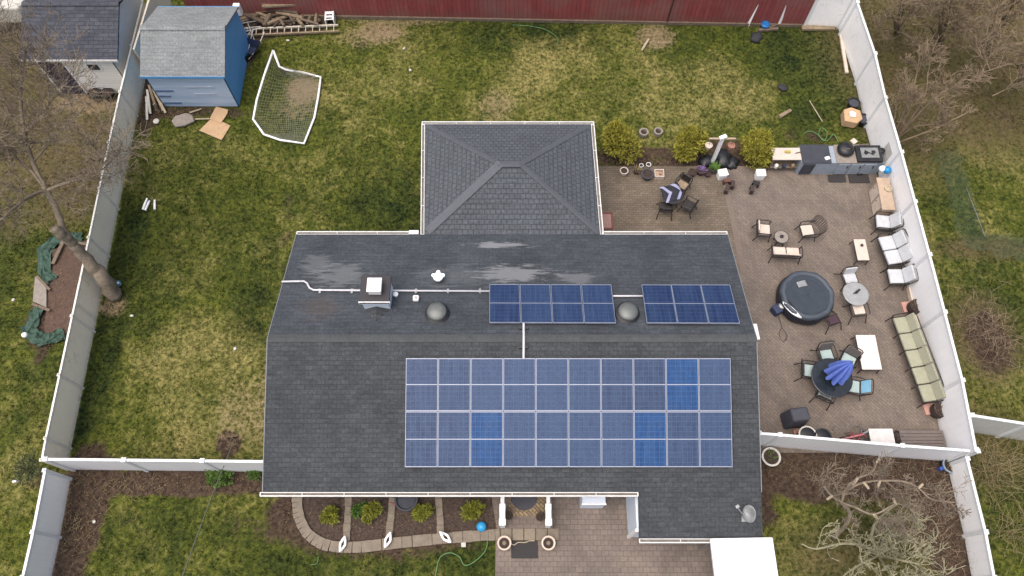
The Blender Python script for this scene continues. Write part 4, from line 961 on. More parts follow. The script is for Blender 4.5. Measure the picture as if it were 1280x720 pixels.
# right top thicket of bare trees
def limbfan(base_px, ends, z0=0, r=.08, dens=14):
    b_ = P(*base_px, z0); L = []
    for (x, y, z) in ends:
        e = P(x, y, z); m1 = b_.lerp(e, .45) + Vector((random.uniform(-.3, .3), random.uniform(-.3, .3), .25 * z)); L.append(([b_, m1, e], r, .018, dens))
    return b_, L
b_, L = limbfan((1112, 182), [(1140, 130, 2.6), (1160, 90, 3.3), (1185, 110, 3), (1205, 100, 2.6), (1150, 55, 3.6), (1125, 110, 2.2), (1190, 155, 1.5), (1210, 140, 2.2)], r=.05, dens=13)
bare_tree('bare grey shrub fanning out from the foot of the white fence at upper right', b_, L, 21, M['twig2'], M['twig2'], fine=3, tw_r=.0075, tl=.75, name='bare_shrub', df=.38)
for i, (bp, ends, lb, sd_) in enumerate([
    ((1170, 60), [(1130, 5, 3.5), (1150, -10, 4), (1185, -20, 4), (1200, 10, 3.5), (1140, 30, 3), (1215, 40, 3), (1185, 30, 3.4)], 'bare brown tree nearest the fence at the top right', 41),
    ((1235, 50), [(1210, 5, 3.5), (1230, -15, 4), (1265, -5, 4), (1270, 25, 3.4), (1205, 40, 3), (1250, 20, 3.5), (1225, 60, 2.6)], 'tangled bare tree filling the very top right corner area', 42),
    ((1275, 105), [(1250, 60, 3.2), (1290, 50, 4), (1230, 90, 3), (1300, 90, 4), (1215, 70, 2.6), (1240, 120, 2.4), (1300, 140, 3)], 'bare tree at the right edge with a limb pointing left', 43),
    ((1120, 40), [(1100, -5, 3.5), (1120, -20, 3.8), (1140, 0, 3.4), (1105, 20, 2.6), (1150, 60, 2)], 'dark bare thicket squeezed behind the top of the white fence', 44)]):
    b_, L = limbfan(bp, ends, r=.06, dens=12); bare_tree(lb, b_, L, sd_, M['twig2'], M['twig2'], fine=3, tw_r=.0065, tl=1.05, grp='bare trees at the top right', spread=.65, df=.36)
# bottom right pruned tree
b_ = P(1042, 672)
Z1 = 1.6
bare_tree('pruned bare tree with cut stub branches below the patio fence', b_,
    [([b_, P(1058, 655, .9), P(1062, 640, 1.4), P(1052, 628, 1.9)], .08, .05, 4),
     ([P(1052, 628, 1.9), P(1058, 610, 2.3), P(1072, 598, 2.6), P(1090, 590, 2.9), P(1096, 578, 3.1)], .045, .025, 9),
     ([P(1062, 610, 2.2), P(1080, 603, 2.5), P(1100, 601, 2.8), P(1130, 602, 3.), P(1148, 610, 3.1), P(1165, 624, 3.2), P(1196, 628, 3.3)], .04, .018, 20),
     ([P(1052, 628, 1.9), P(1068, 634, 2.2), P(1092, 643, 2.5), P(1120, 630, 2.8), P(1138, 636, 2.9)], .038, .02, 12),
     ([P(1052, 628, 1.9), P(1040, 620, 2.2), P(1030, 608, 2.5)], .045, .025, 7)], 61, M['bark'], M['twig'], fine=3, tw_r=.007, tl=.55, spread=.7, twig_n=4)
b_ = P(1098, 694)
prn = [o_ for o_ in COL.objects if o_.get('label', '').startswith('pruned bare tree')][0]
for (a_, c_, z_) in [((1072, 598), (1066, 606), 2.6), ((1080, 603), (1086, 611), 2.5), ((1100, 601), (1097, 609), 2.8), ((1092, 643), (1098, 650), 2.5), ((1120, 630), (1116, 622), 2.8), ((1040, 620), (1034, 624), 2.2), ((1096, 578), (1100, 573), 3.1), ((1138, 636), (1144, 641), 2.9), ((1148, 610), (1154, 605), 3.1)]:
    A_, C_ = P(*a_, z_) - prn.location, P(*c_, z_ + .1) - prn.location
    MB().tube([A_, C_], [.045, .04], 7).build('cut_branch', M['cutwood'], prn)
bare_tree('low spreading olive-grey bare shrub at the bottom right beside the white box', b_,
    [([b_, P(1090, 672, 1.1), P(1094, 655, 1.7), P(1108, 640, 2.), P(1124, 628, 2.1)], .07, .025, 10), ([b_, P(1080, 682, .9), P(1050, 680, 1.3), P(1020, 686, 1.5), P(1002, 680, 1.6)], .06, .02, 6),
     ([b_, P(1078, 704, .7), P(1060, 715, .9), P(1045, 730, 1)], .05, .02, 8), ([b_, P(1118, 680, 1.1), P(1142, 672, 1.5)], .06, .02, 24), ([b_, P(1125, 700, 1.1), P(1150, 705, 1.3)], .06, .02, 26),
     ([b_, P(1110, 714, .8), P(1128, 735, 1)], .05, .02, 20), ([b_, P(1105, 672, 1.2), P(1120, 660, 1.5)], .05, .02, 18), ([b_, P(1085, 690, .8), P(1080, 700, 1.2)], .05, .02, 12)], 62, M['twig3'], M['twig3'], fine=3, tw_r=.011, tl=.6, spread=.9, name='bare_shrub', df=.36, twig_n=3)
# vines and dead grass outside the right fence
def reeds(label, px, py, n, L, m, seed, spread=.5, name='dry_grass_clump', cat='dead grass'):
    t = P(px, py); rr = random.Random(seed); mb = MB()
    for i in range(n):
        a = rr.uniform(0, 6.28); p = Vector((rr.gauss(0, spread), rr.gauss(0, spread), .02)); l = L * rr.uniform(.4, 1.2)
        q_ = p + Vector((math.cos(a) * l, math.sin(a) * l, l * rr.uniform(.1, .5))); md = p.lerp(q_, .5) + Vector((0, 0, l * .2))
        mb.tube([p, md, q_], [.008, .006, .004], 3, False)
    return one(mb, name, m, label, cat, t)
reeds('heap of dead brown twigs beside the right fence level with the green sofa', 1232, 415, 260, .55, M['twig2'], 3, .75, 'brushwood_heap', 'brushwood')
reeds('scrappy bundle of brown twigs below the brushwood heap', 1238, 445, 90, .4, mat('dark_twigs', (82, 66, 54), .9, .2, 6), 8, .35, 'brushwood_heap', 'brushwood')
reeds('tuft of long dry grass outside the fence at the lower right', 1245, 585, 170, .8, M['drygrass'], 4, .4)
reeds('second, lower tuft of dry grass at the lower right edge', 1262, 660, 130, .7, M['drygrass'], 5, .5)
reeds('tan dead plant stalks in the soil below the left fence', 145, 612, 120, .3, M['drygrass'], 6, .8)
reeds('dead stalks in the dark soil strip beside the bottom left fence', 90, 665, 90, .28, M['drygrass'], 7, .5)
reeds('thin dead stalks in the soil below the patio fence', 1110, 590, 150, .45, M['twig'], 9, 1.1)
reeds('brown weeds along the fence foot near the bottom right tree', 1165, 670, 260, .35, M['twig2'], 10, .7)
# leaning metal thing / rail outside
log('garden_stake', P(1208, 235, .05), P(1232, 297, .8), .015, M['galv'], 'thin pale stake slanting over green netting on the right lawn', 'stake', None)
def netting(label, pts, seed, zt=.25, m=None, wid_=.38):
    rr = random.Random(seed); c_ = P(*pts[0]); mb = MB(); W0 = [P(x, y, .03) - c_ for x, y in pts]
    # crumpled sheet strip
    nv = 7
    wid = wid_
    for i, p in enumerate(W0):
        a = W0[max(0, i - 1)]; b = W0[min(len(W0) - 1, i + 1)]; d = (b - a).normalized(); s_ = Vector((-d.y, d.x, 0))
        for k in range(nv):
            mb.v.append(tuple(p + s_ * wid * (k / (nv - 1) - .5) * rr.uniform(.7, 1.2) + Vector((rr.uniform(-.04, .04), rr.uniform(-.04, .04), rr.uniform(0, zt)))))
    for i in range(len(W0) - 1):
        for k in range(nv - 1): mb.f.append((i * nv + k, i * nv + k + 1, (i + 1) * nv + k + 1, (i + 1) * nv + k))
    o_ = one(mb, 'netting', m or M['netting'], label, 'netting', c_)
    md = o_.modifiers.new('w', 'WIREFRAME'); md.thickness = .012; md.use_replace = False
    return o_
netting('green garden netting crumpled along the upper edge of the left vegetable bed', curve_px([(104, 297), (88, 298), (72, 302), (58, 314), (58, 340), (66, 352)], 4), 1, .14, None, .5)
netting('green garden netting heaped along the lower edge of the left vegetable bed', curve_px([(50, 385), (44, 400), (36, 415), (50, 424), (66, 424), (82, 418)], 4), 2, .16, None, .5)
# faint net on right lawn, translucent green
g = G('thin_green_mesh'); g.color(srgb(74, 96, 76)); g.rough(.9); g.b.inputs['Alpha'].default_value = .15
o_ = netting('faint grey-green netting stretched over the grass right of the fence', curve_px([(1180, 190), (1190, 225), (1203, 260), (1212, 295), (1240, 305), (1290, 315)], 5), 5, .25, g.m, 1.1)
o_.scale = (1.0, 1.0, 1)
# raised bed boards
bedc = P(70, 365)
tag(MB().prism([P(*p)[:2] for p in [(66, 312), (112, 300), (85, 425), (55, 420)]], -.05, .04).build('vegetable_bed', mat('bed_soil', (84, 66, 56), .95, .4, 9, bump=.8, fine=.3)), kind='structure')
for (a, b, r_, lb) in [((46, 345), (62, 362), .05, 'upper crossboard of the broken wooden frame in the vegetable bed'), ((40, 380), (62, 388), .05, 'lower crossboard of the broken wooden frame in the vegetable bed'), ((66, 330), (80, 300), .07, 'grey plank lying along the upper vegetable bed'), ((88, 303), (108, 305), .06, 'grey plank crossing the top end of the vegetable bed')]:
    log('plank', P(*a, .15), P(*b, .15), r_, M['wood2'], lb, 'plank', 'planks round the vegetable bed', square=True)
one(MB().prism([(P(*p, .12) - P(52, 365, .12))[:2] for p in [(46, 347), (60, 360), (60, 386), (43, 378)]], .05, .12), 'board', M['stone'], 'wide grey board standing between the two crossboards of the bed frame', 'board', P(52, 365))
rr = random.Random(9); mb = MB()
ball('white bottle-shaped float at the lower corner of the green netting', 33, 420, .11, M['bright'], 'float', 'float')
log('plastic_pipe', P(16, 602, .05), P(24, 601, .05), .04, M['bright'], 'bent white scrap on the grass at the left edge', 'scrap', None)
# small stones scattered
STN = [(505, 61), (513, 88), (118, 652), (441, 470), (294, 436), (165, 395), (17, 375), (360, 51), (1097, 658), (775, 172), (1150, 663), (992, 615), (757, 32), (776, 44), (805, 100), (1160, 30), (541, 700)]
for i, (px, py) in enumerate(STN):
    pass
# ------------------------------------------------------------------ yard details near shrubs
def ring(label, px, py, r, m, name='stone_ring', cat='planter', grp=None):
    t = thing(name, label, cat, P(px, py), 0, grp); MB().lathe([(r * .7, 0), (r, .02), (r, .2), (r * .68, .2), (r * .62, .05)], n=18, cap=False).build('rim', m, t); MB().lathe([(.01, .08), (r * .64, .08)], n=14, cap=False).build('soil', M['soil'], t); return t
ring('weathered round planter, left of the pair between the first two shrubs', 804, 168, .2, M['stone'], grp='round stone planters on the grass'); ring('weathered round planter, right of the pair between the first two shrubs', 822, 167, .19, M['stone'], grp='round stone planters on the grass')
pot('white pot with dark soil nearest the extension roof', 779, 218, .17, .3, M['cream'])
pot('small brown pot beside the white pot near the extension', 795, 216, .14, .2, M['brown'], plant=(M['drygrass'], 24, .25))
pot('dark green tub in the row at the top of the old patio', 808, 222, .24, .3, M['char'], cat='tub')
pot('tiny white flowerpot, left of two above the dark green tub', 801, 209, .09, .15, M['bright'], grp='tiny white flowerpots'); pot('tiny white flowerpot, right of two above the dark green tub', 810, 208, .1, .16, M['bright'], grp='tiny white flowerpots')
bx_ = thing('crate', 'open white crate of odds and ends right of the dark green tub', 'crate', P(823, 220))
for c_, d_ in (((0, -.17, .12), (.38, .03, .24)), ((0, .17, .12), (.38, .03, .24)), ((-.18, 0, .12), (.03, .31, .24)), ((.18, 0, .12), (.03, .31, .24))): MB().box(c_, d_).build('side', M['cream'], bx_)
MB().box((0, 0, .05), (.34, .3, .1)).build('contents', M['tanwood'], bx_); MB().lathe([(.05, .1), (.07, .2)], (.05, .03, 0), 10).build('contents', M['terra'], bx_)
# white post with crossbars and hanging pots
pb_ = P(889, 206); ptop = P(903, 172, 1.75)
wp = thing('garden_post', 'tall white post with a crossbar and small hanging pots by the shrubs', 'post', pb_)
MB().box((0, 0, .95), (.13, .13, 1.9)).build('post', M['bright'], wp, bevel=.01)
MB().box((0, 0, 1.86), (1.05, .07, .06)).build('crossbar', M['tanwood'], wp); MB().box((0, 0, 1.96), (.3, .16, .12), .4).build('finial', M['bright'], wp, bevel=.02)
for s_ in (-1, 1):
    pp = MB().lathe([(.1, 1.3), (.15, 1.5), (.12, 1.5), (.1, 1.45)], (.45 * s_, -.05, 0), 14).build('hanging_pot', M['terra'] if s_ > 0 else M['cream'], wp); MB().tube([(.45 * s_, 0, 1.86), (.45 * s_, -.05, 1.5)], .008, 4).build('hanger', M['frame'], pp)
bag('black rubbish bag left of the white post foot', 883, 203, .34, M['black']); bag('bulky black rubbish bag right of the white post', 903, 200, .42, M['black']); bag('black rubbish bag nearest the right hand shrub', 915, 205, .3, M['black'])
pot('dark brown pot beside the purple planter', 864, 219, .16, .26, M['brown']); pot('purple planter with violet flowers at the patio edge', 875, 217, .2, .3, M['purple'], plant=(mat('violet_petals', (120, 96, 140), .8, .2, 8), 40, .2))
pot('small mauve pot right of the purple planter', 884, 220, .13, .2, M['purple']); pot('green leafy plant pot below the white post', 891, 214, .2, .25, M['char'], plant=(M['leafg'], 90, .3))
def bucket(label, px, py, grp, lean):
    t = thing('bucket', label, 'bucket', P(px, py), lean, grp)
    MB().box((0, 0, .19), (.36, .3, .38), top=1.08).build('body', M['bright'], t, bevel=.05); MB().box((0, 0, .395), (.38, .33, .03)).build('lid', M['bright'], t, bevel=.01)
bucket('white square bucket beside the black bags and green plant', 901, 222, 'white buckets at the patio edge', .2); bucket('white square bucket below the right hand shrub', 948, 222, 'white buckets at the patio edge', 0)
def stool(label, px, py, grp, rz=0, m=None):
    t = thing('log_stool', label, 'ornament', P(px, py), rz, grp); m = m or M['brown']
    MB().box((0, 0, .28), (.3, .16, .05)).build('seat', m, t, bevel=.01)
    for s_ in (-1, 1): MB().box((.12 * s_, 0, .13), (.05, .14, .26)).build('leg', m, t)
stool('small rusty bracket stool, upper left of the four iron pieces', 907, 230, 'rusty iron pieces on the patio edge', .1, M['rust']); stool('small brown iron piece leaning right of the first one', 914, 234, 'rusty iron pieces on the patio edge', 1.4); stool('tiny brown iron piece below the first two by the border', 907, 240, 'rusty iron pieces on the patio edge', 1.2)
stool('dark iron stool under the second white bucket', 943, 233, 'rusty iron pieces on the patio edge', -.4, M['black']); stool('small iron piece at lower left of the dark stool', 938, 240, 'rusty iron pieces on the patio edge', 1.4)
# framed door mat by extension wall
dm = thing('door_mat', 'pale pink door mat with a darker red border by the extension wall', 'door mat', P(757, 277))
a_, b_ = P(751, 286), P(764, 266); wd_, ht_ = .5, abs(b_.y - a_.y) * .95
MB().box((0, 0, .05), (wd_, ht_, .02)).build('mat', M['pinkmat'], dm)
MB().box((0, ht_ / 2, .06), (wd_ + .06, .06, .05)).box((0, -ht_ / 2, .06), (wd_ + .06, .06, .05)).box((wd_ / 2, 0, .06), (.06, ht_, .05)).box((-wd_ / 2, 0, .06), (.06, ht_, .05)).build('border', mat('dull_red_border', (128, 72, 70), .8, .1, 5), dm)

# ------------------------------------------------------------------ seating
def seating(label, px, py, rz, n=1, sw=.56, dep=.56, sh=.42, bh=.5, cm='lgrey', grp=None, cat='armchair', name='patio_armchair', th=.12, arms=True, rec=.22, cush=True, back=True, z=0, legsplay=.05, back_cm=None, frame='frame', bcv=True, armh=.22, zref=.4, slim=False):
    t = thing(name, label, cat, P(px, py, zref) * Vector((1, 1, 0)) if False else Vector((*P(px, py, zref)[:2], .03)), rz, grp)
    W_ = n * sw; fr = M[frame]; hw = W_ / 2 + .03
    # frame: seat rim
    m_ = MB(); y0, y1 = -dep / 2, dep / 2
    m_.tube([(-hw, y0, sh - .03), (hw, y0, sh - .03), (hw, y1, sh - .06), (-hw, y1, sh - .06), (-hw, y0, sh - .03)], .02, 6)
    if not cush: m_.box((0, 0, sh - .03), (W_, dep, .015))
    m_.build('seat_frame', fr, t)
    for sx in (-1, 1):
        MB().tube([(sx * hw, y0 + .02, sh - .02), (sx * (hw + legsplay * .5), y0 - legsplay, .0)], .018, 6).build('leg', fr, t)
        MB().tube([(sx * hw, y1 - .02, sh - .04), (sx * (hw + legsplay * .5), y1 + legsplay * 1.6, .0)], .018, 6).build('leg', fr, t)
    if n > 2:
        for sx in range(1, n): MB().tube([(-W_ / 2 + sx * sw, y0 + .02, sh - .02), (-W_ / 2 + sx * sw, y0, 0)], .018, 6).build('leg', fr, t)
    if arms:
        for sx in (-1, 1):
            MB().tube([(sx * hw, y0 + .02, sh - .02), (sx * (hw + .02), y0, sh + armh * .9), (sx * (hw + .03), y0 + dep * .35, sh + armh), (sx * (hw + .02), y1, sh + armh * .95), (sx * hw, y1 + .06, sh + armh * .9)], .021, 6).build('armrest', fr, t)
    if back:
        ty = y1 + bh * rec
        zt = sh + bh - .06
        k = W_ * .04 if n < 3 else 0
        MB().tube([(-hw, y1, sh - .05), (-hw, ty - .02, zt - .05), (-hw + .06, ty, zt + .0), (-hw * .5, ty, zt + k * .7), (0, ty, zt + k), (hw * .5, ty, zt + k * .7), (hw - .06, ty, zt), (hw, ty - .02, zt - .05), (hw, y1, sh - .05)], .021, 6).build('back_frame', fr, t)
    if cush:
        for i in range(n):
            x = -W_ / 2 + sw * (i + .5)
            MB().box((x, -.02, sh + th / 2 - .02), (sw - .035, dep - .06, th)).build('seat_cushion', M[cm], t, bevel=min(.04, th * .45), seg=3)
            if back:
                a_ = math.atan(rec); cy = y1 + bh * rec * .5 - .045; bt = th * .8 if not slim else .03
                MB().box((x, cy - (bt * .3), sh + bh / 2 + .02), (sw - .035, bt, bh - .08), tilt=(-a_, 0)).build('back_cushion', M[back_cm or cm], t, bevel=min(.035, bt * .45), seg=3)
    elif back:
        a_ = math.atan(rec); MB().box((0, y1 + bh * rec * .5, sh + bh / 2 + .02), (W_, .012, bh - .06), tilt=(-a_, 0)).build('backrest', M['frame'], t)
    return t
fw = lambda px, py: None
# grey set by east fence (facing west)
FW_ = face(-1, .12)
seating('pale grey cushioned armchair, topmost of the grey set by the white fence', 1103, 279, face(-1, -.12), 1, .62, .58, cm='lgrey', grp='grey cushioned seats along the white fence', bh=.55, rec=.5)
seating('pale grey two-seat sofa between the two grey armchairs', 1112, 314, face(-1, .16), 2, .62, .62, cm='lgrey', grp='grey cushioned seats along the white fence', cat='sofa', name='patio_sofa', bh=.55, rec=.5)
seating('pale grey cushioned armchair, lowest of the grey set by the fence', 1119, 347, face(-1, .0), 1, .64, .6, cm='lgrey', grp='grey cushioned seats along the white fence', bh=.55, rec=.5)
# green sofa, 5 seats
seating('long sage green five-seat patio sofa against the white fence', 1142, 449, face(-1, .14), 5, .66, .54, cm='green_f', cat='sofa', name='patio_sofa', bh=.46, rec=.4)
# fire-table set
seating('cream-seated metal armchair left of the little round table', 954, 288, face(1, .1), 1, .5, .5, cm='cream', grp='cream seats round the fire table', bh=.38, rec=.25, th=.07, slim=False)
def rattan(t):
    m_ = MB(); mm = M['brown']
    pts = []
    for k in range(13):
        a = R(-5 + 190 * k / 12); pts.append((.34 * math.cos(a), .2 + .26 * math.sin(a)))
    for zi in range(7):
        z_ = .42 + zi * .075; m_.tube([(x * (1 + .03 * zi), y + .02 * zi, z_ + .05 * math.sin(R(180 * k / 12))) for k, (x, y) in enumerate(pts)], .012, 4)
    for k, (x, y) in enumerate(pts): m_.tube([(x, y, .38), (x * 1.18, y + .12, .9 + .05 * math.sin(R(180 * k / 12)))], .01, 4)
    m_.build('woven_back', mm, t)
c_ = seating('cream-seated armchair with a rounded dark woven back right of the round table', 1009, 289, face(-1, .1), 1, .5, .52, cm='cream', grp='cream seats round the fire table', back=False, th=.07, zref=.4); rattan(c_)
seating('cream-seated patio bench facing the little round table', 982, 316, face(.06, -1), 2, .52, .42, cm='cream', grp='cream seats round the fire table', cat='bench', name='patio_bench', bh=.22, rec=.2, th=.07, armh=.18)
def roundtable(label, px, py, r, z, m, cat='table', base='frame', legs=4, name='round_table', hole=None):
    t = thing(name, label, cat, Vector((*P(px, py, z)[:2], .03)))
    MB().lathe([(r * .97, z - .06), (r, z - .05), (r, z - .035), (r * .98, z - .03)], n=36).build('tabletop', m, t)
    MB().lathe([(r - .0, z - .055), (r + .018, z - .05), (r + .018, z - .03), (r - .0, z - .028)], n=36, cap=False).build('rim', M[base], t)
    for k in range(legs):
        a = R(45 + 360 / legs * k); MB().tube([(r * .75 * math.cos(a), r * .75 * math.sin(a), z - .05), (r * .6 * math.cos(a), r * .6 * math.sin(a), z * .4), (r * .85 * math.cos(a), r * .85 * math.sin(a), 0)], .018, 6).build('leg', M[base], t)
    return t
rtb = roundtable('small round grey table with dark centre among the cream seats', 977, 296, .27, .5, M['stone'])
MB().lathe([(.07, .47), (.07, .53), (.04, .53)], n=12).build('burner', M['black'], rtb)
def recttable(label, px, py, wx_, wy_, z, m, rz, cat='coffee table', name='coffee_table'):
    t = thing(name, label, cat, Vector((*P(px, py, z)[:2], .03)), rz)
    MB().box((0, 0, z - .05), (wx_, wy_, .05)).build('tabletop', m, t, bevel=.015)
    MB().tube([(-wx_ / 2, -wy_ / 2, z - .07), (wx_ / 2, -wy_ / 2, z - .07), (wx_ / 2, wy_ / 2, z - .07), (-wx_ / 2, wy_ / 2, z - .07), (-wx_ / 2, -wy_ / 2, z - .07)], .022, 6).build('apron', M['frame'], t)
    for sx in (-1, 1):
        for sy in (-1, 1): MB().tube([(sx * wx_ * .44, sy * wy_ * .46, z - .08), (sx * wx_ * .5, sy * wy_ * .5, 0)], .02, 6).build('leg', M['frame'], t)
    return t
tt = recttable('small cream rectangular coffee table in front of the grey sofa', 1077, 312, .46, .92, .45, M['cream'], R(0))
one(MB().lathe([(.05, 0), (.06, .05), (.03, .07)], n=10), 'ashtray', M['black'], 'small dark ashtray on the cream coffee table', 'ashtray', P(1077, 307, .46))
recttable('larger white rectangular table between the blue umbrella and green sofa', 1086, 440, .72, 1.34, .5, mat('pale_pinkish_tabletop', (226, 212, 204), .6, .04, 3), R(0))
# glass bistro table and its chairs
gt_ = roundtable('round frosted glass table beside the hot tub', 1070, 367, .47, .72, M['glass'], base='galv')
one(MB().box((0, 0, .03), (.2, .07, .05), .6).box((-.1, -.08, .02), (.16, .05, .03), .2), 'ashtray', M['black'], 'black holder lying on the frosted glass table', 'holder', P(1072, 364, .73))
seating('white-cushioned metal chair above the frosted glass table', 1062, 348, face(.15, 1), 1, .5, .46, cm='lgrey', grp='chairs by the glass table', cat='chair', name='patio_chair', bh=.42, rec=.18, th=.07, arms=False, legsplay=.12)
seating('white-cushioned metal chair below the frosted glass table', 1072, 388, face(-.1, -1), 1, .5, .46, cm='cream', grp='chairs by the glass table', cat='chair', name='patio_chair', bh=.36, rec=.35, th=.07, arms=True, legsplay=.12, back_cm='cream', back=False)
seating('small plum-coloured folding stool between hot tub and chair', 1041, 400, face(.3, 1), 1, .42, .36, cm='purple', cat='stool', name='folding_stool', back=False, arms=False, th=.05, legsplay=.18)
# black bistro group
bt_ = roundtable('small round black table heaped with a striped cloth on the old patio', 841, 243, .42, .68, M['blackfab'])
g = G('striped_cloth'); o_ = g.coord('Object'); sx_ = g.new('ShaderNodeSeparateXYZ'); g.put(sx_.inputs[0], o_)
g.color(g.mix(g.math('GREATER_THAN', g.math('FRACT', g.math('MULTIPLY', g.math('ADD', sx_.outputs[0], g.math('MULTIPLY', g.math('ABSOLUTE', sx_.outputs[1]), .8)), 2.1)), .72), srgb(34, 34, 44), srgb(140, 142, 168))); g.rough(.85)
cl = MB(); rr = random.Random(8)
NX = 14
for j in range(NX):
    for i in range(NX):
        u, v = i / (NX - 1) - .5, j / (NX - 1) - .5; e = max(abs(u), abs(v)); cl.v.append((u * .8, v * .74, .02 - (.35 * max(0, e - .42) * 6) * .3 + .05 * math.sin(9 * u + 4 * v) * math.cos(8 * v) + .04))
cl.f = [(j * NX + i, j * NX + i + 1, (j + 1) * NX + i + 1, (j + 1) * NX + i) for j in range(NX - 1) for i in range(NX - 1)]
ob = one(cl, 'cloth', g.m, 'navy and white striped cloth rumpled over the small black table', 'cloth', P(840, 241, .7), .3, smooth=True)
seating('black metal mesh chair directly below the striped cloth table', 832, 259, face(.1, -1), 1, .44, .42, cush=False, grp='black chairs round the striped cloth table', cat='chair', name='patio_chair', bh=.3, rec=.2, arms=False, legsplay=.12)
seating('black chair with a curved arm, lower right of the striped cloth table', 860, 257, face(-.8, -.5), 1, .42, .42, cush=False, grp='black chairs round the striped cloth table', cat='chair', name='patio_chair', bh=.42, rec=.2, arms=True, legsplay=.08)
seating('black chair with tan seat pad, upper right of the striped cloth table', 853, 231, face(-.6, .8), 1, .44, .4, cm='wood', grp='black chairs round the striped cloth table', cat='chair', name='patio_chair', bh=.4, rec=.2, th=.04, arms=True, legsplay=.05, back_cm='black')
# umbrella table
ut = roundtable('large round dark glass table under the closed blue umbrella', 1040, 472, .72, .72, M['dglass'])
uc = P(1040, 472, .72)
um = thing('umbrella', 'closed royal blue patio umbrella standing through the dark round table', 'umbrella', (uc.x, uc.y, .03))
MB().tube([(0, 0, 0), (0, 0, 2.42)], .022, 10).build('pole', M['frame'], um)
MB().lathe([(.28, 0), (.28, .05), (.06, .1), (.04, .3)], n=20).build('base', M['black'], um)
n_ = 96; mbu = MB(); K = 8; prof = [(2.45, .015), (2.38, .07), (2.1, .19), (1.75, .31), (1.35, .38), (1.05, .43)]
for z_, r_ in prof:
    for k in range(n_):
        a = 2 * math.pi * k / n_; fold = abs(math.sin(K * a / 2)); rr_ = r_ * (.38 + .62 * fold ** .8); mbu.v.append((rr_ * math.cos(a) - (2.45 - z_) * .12 * -0, rr_ * math.sin(a), z_ - (0 if r_ < .4 else .05 * (1 - fold))))
mbu.f = [(i * n_ + k, (i + 1) * n_ + k, (i + 1) * n_ + (k + 1) % n_, i * n_ + (k + 1) % n_) for i in range(len(prof) - 1) for k in range(n_)]
mbu.build('canopy', M['umb'], um, smooth=True); MB().lathe([(.02, 2.44), (.035, 2.47), (.01, 2.54)], n=12).build('finial', M['galv'], um)
one(MB().lathe([(.05, 0), (.055, .1), (.04, .11)], n=12).lathe([(.045, 0), (.045, .08)], (.1, -.06, 0), 10), 'cup', M['concrete'], 'pale cup pair on the dark table at the umbrella hem', 'cup', P(1035, 467, .72))
for (px, py, fx, fy, lb, cm_) in [(1032, 444, .15, 1, 'mint-seated metal chair above the umbrella table', 'mint'), (1010, 464, 1, .15, 'mint-seated metal chair left of the umbrella table', 'mint'), (1031, 493, .5, -1, 'mint-seated metal chair below the umbrella table', 'mint'), (1067, 484, -1, -.2, 'mint-seated chair with a light blue back towel right of the umbrella table', 'mint'), (1060, 450, -.5, .8, 'mostly hidden chair behind the blue umbrella canopy', 'mint')]:
    seating(lb, px, py, face(fx, fy), 1, .5, .46, cm=cm_, grp='mint chairs round the umbrella table', cat='chair', name='patio_chair', bh=.46, rec=.3 if px != 1067 else .6, th=.05, legsplay=.1, back_cm='bluefab' if px == 1067 else 'meshback', slim=True)

# ------------------------------------------------------------------ hot tub
tc_ = P(1009, 369, .62); tub = thing('hot_tub', 'round black inflatable hot tub with its grey cover on', 'hot tub', (tc_.x, tc_.y, .03))
wobb = lambda t, z: 1 + .012 * math.sin(8 * t)
MB().lathe([(.96, 0), (1.04, .12), (1.06, .35), (1.03, .55), (.97, .62)], n=48, wob=wobb).build('wall', M['tub_dark'], tub, smooth=True)
MB().lathe([(1.02, .56), (.99, .66), (.93, .71), (.85, .7), (.8, .66), (.76, .62)], n=48, cap=False, wob=lambda t, z: 1 + .015 * math.sin(7 * t + 1) + .01 * math.sin(13 * t)).build('rim', M['tub'], tub, smooth=True)
mc = MB(); NR, NA = 12, 48
for i in range(NR + 1):
    r_ = .82 * i / NR
    for k in range(NA):
        a = 2 * math.pi * k / NA; z_ = .67 + .012 * math.sin(3 * a + 5 * r_) + .008 * math.sin(9 * a) * (r_ / .74) + .022 * math.sin(34 * r_ + 2 * math.sin(a)) + (.02 if .5 < r_ < .6 else 0) - .015 * (1 - r_ / .74) + random.uniform(-.006, .006)
        mc.v.append((r_ * math.cos(a), r_ * math.sin(a), z_))
mc.f = [(i * NA + k, i * NA + (k + 1) % NA, (i + 1) * NA + (k + 1) % NA, (i + 1) * NA + k) for i in range(NR) for k in range(NA)]
mc.build('cover', mat('tub_cover', (60, 67, 76), .85, .12, 5, bump=.2, spec=.2), tub, smooth=True)
MB().box((-.18, .42, .71), (.36, .24, .03), R(15)).build('control_pad', M['galv'], tub, bevel=.02)
ms = MB()
for k in range(9):
    a0 = R(196 + k * 6.5)
    ms.v += [(1.03 * math.cos(a0), 1.03 * math.sin(a0), .60), ((1.03 - .16 * math.sin(math.pi * k / 8)) * math.cos(a0), (1.03 - .16 * math.sin(math.pi * k / 8)) * math.sin(a0), .712)]
ms.f = [(2 * k, 2 * k + 1, 2 * k + 3, 2 * k + 2) for k in range(8)]
ms.build('white_band', M['bright'], tub)
pu = thing('pump_unit', 'small navy pump unit with grey lid beside the hot tub', 'pump', P(969, 390))
MB().box((0, 0, .2), (.36, .36, .4), .5).build('body', M['navy'], pu, bevel=.05); MB().lathe([(.13, .38), (.12, .5), (.05, .52)], (.12, .06, 0), 14).build('cap', M['galv'], pu); MB().tube([(.2, .1, .25), (.45, .2, .3)], .04, 8).build('pipe', M['black'], pu)
cb_ = MB().tube([P(*p, .045) - P(975, 396) for p in curve_px([(973, 395), (976, 404), (979, 412), (984, 420), (979, 427), (974, 418), (977, 410)], 4)], .012, 5)
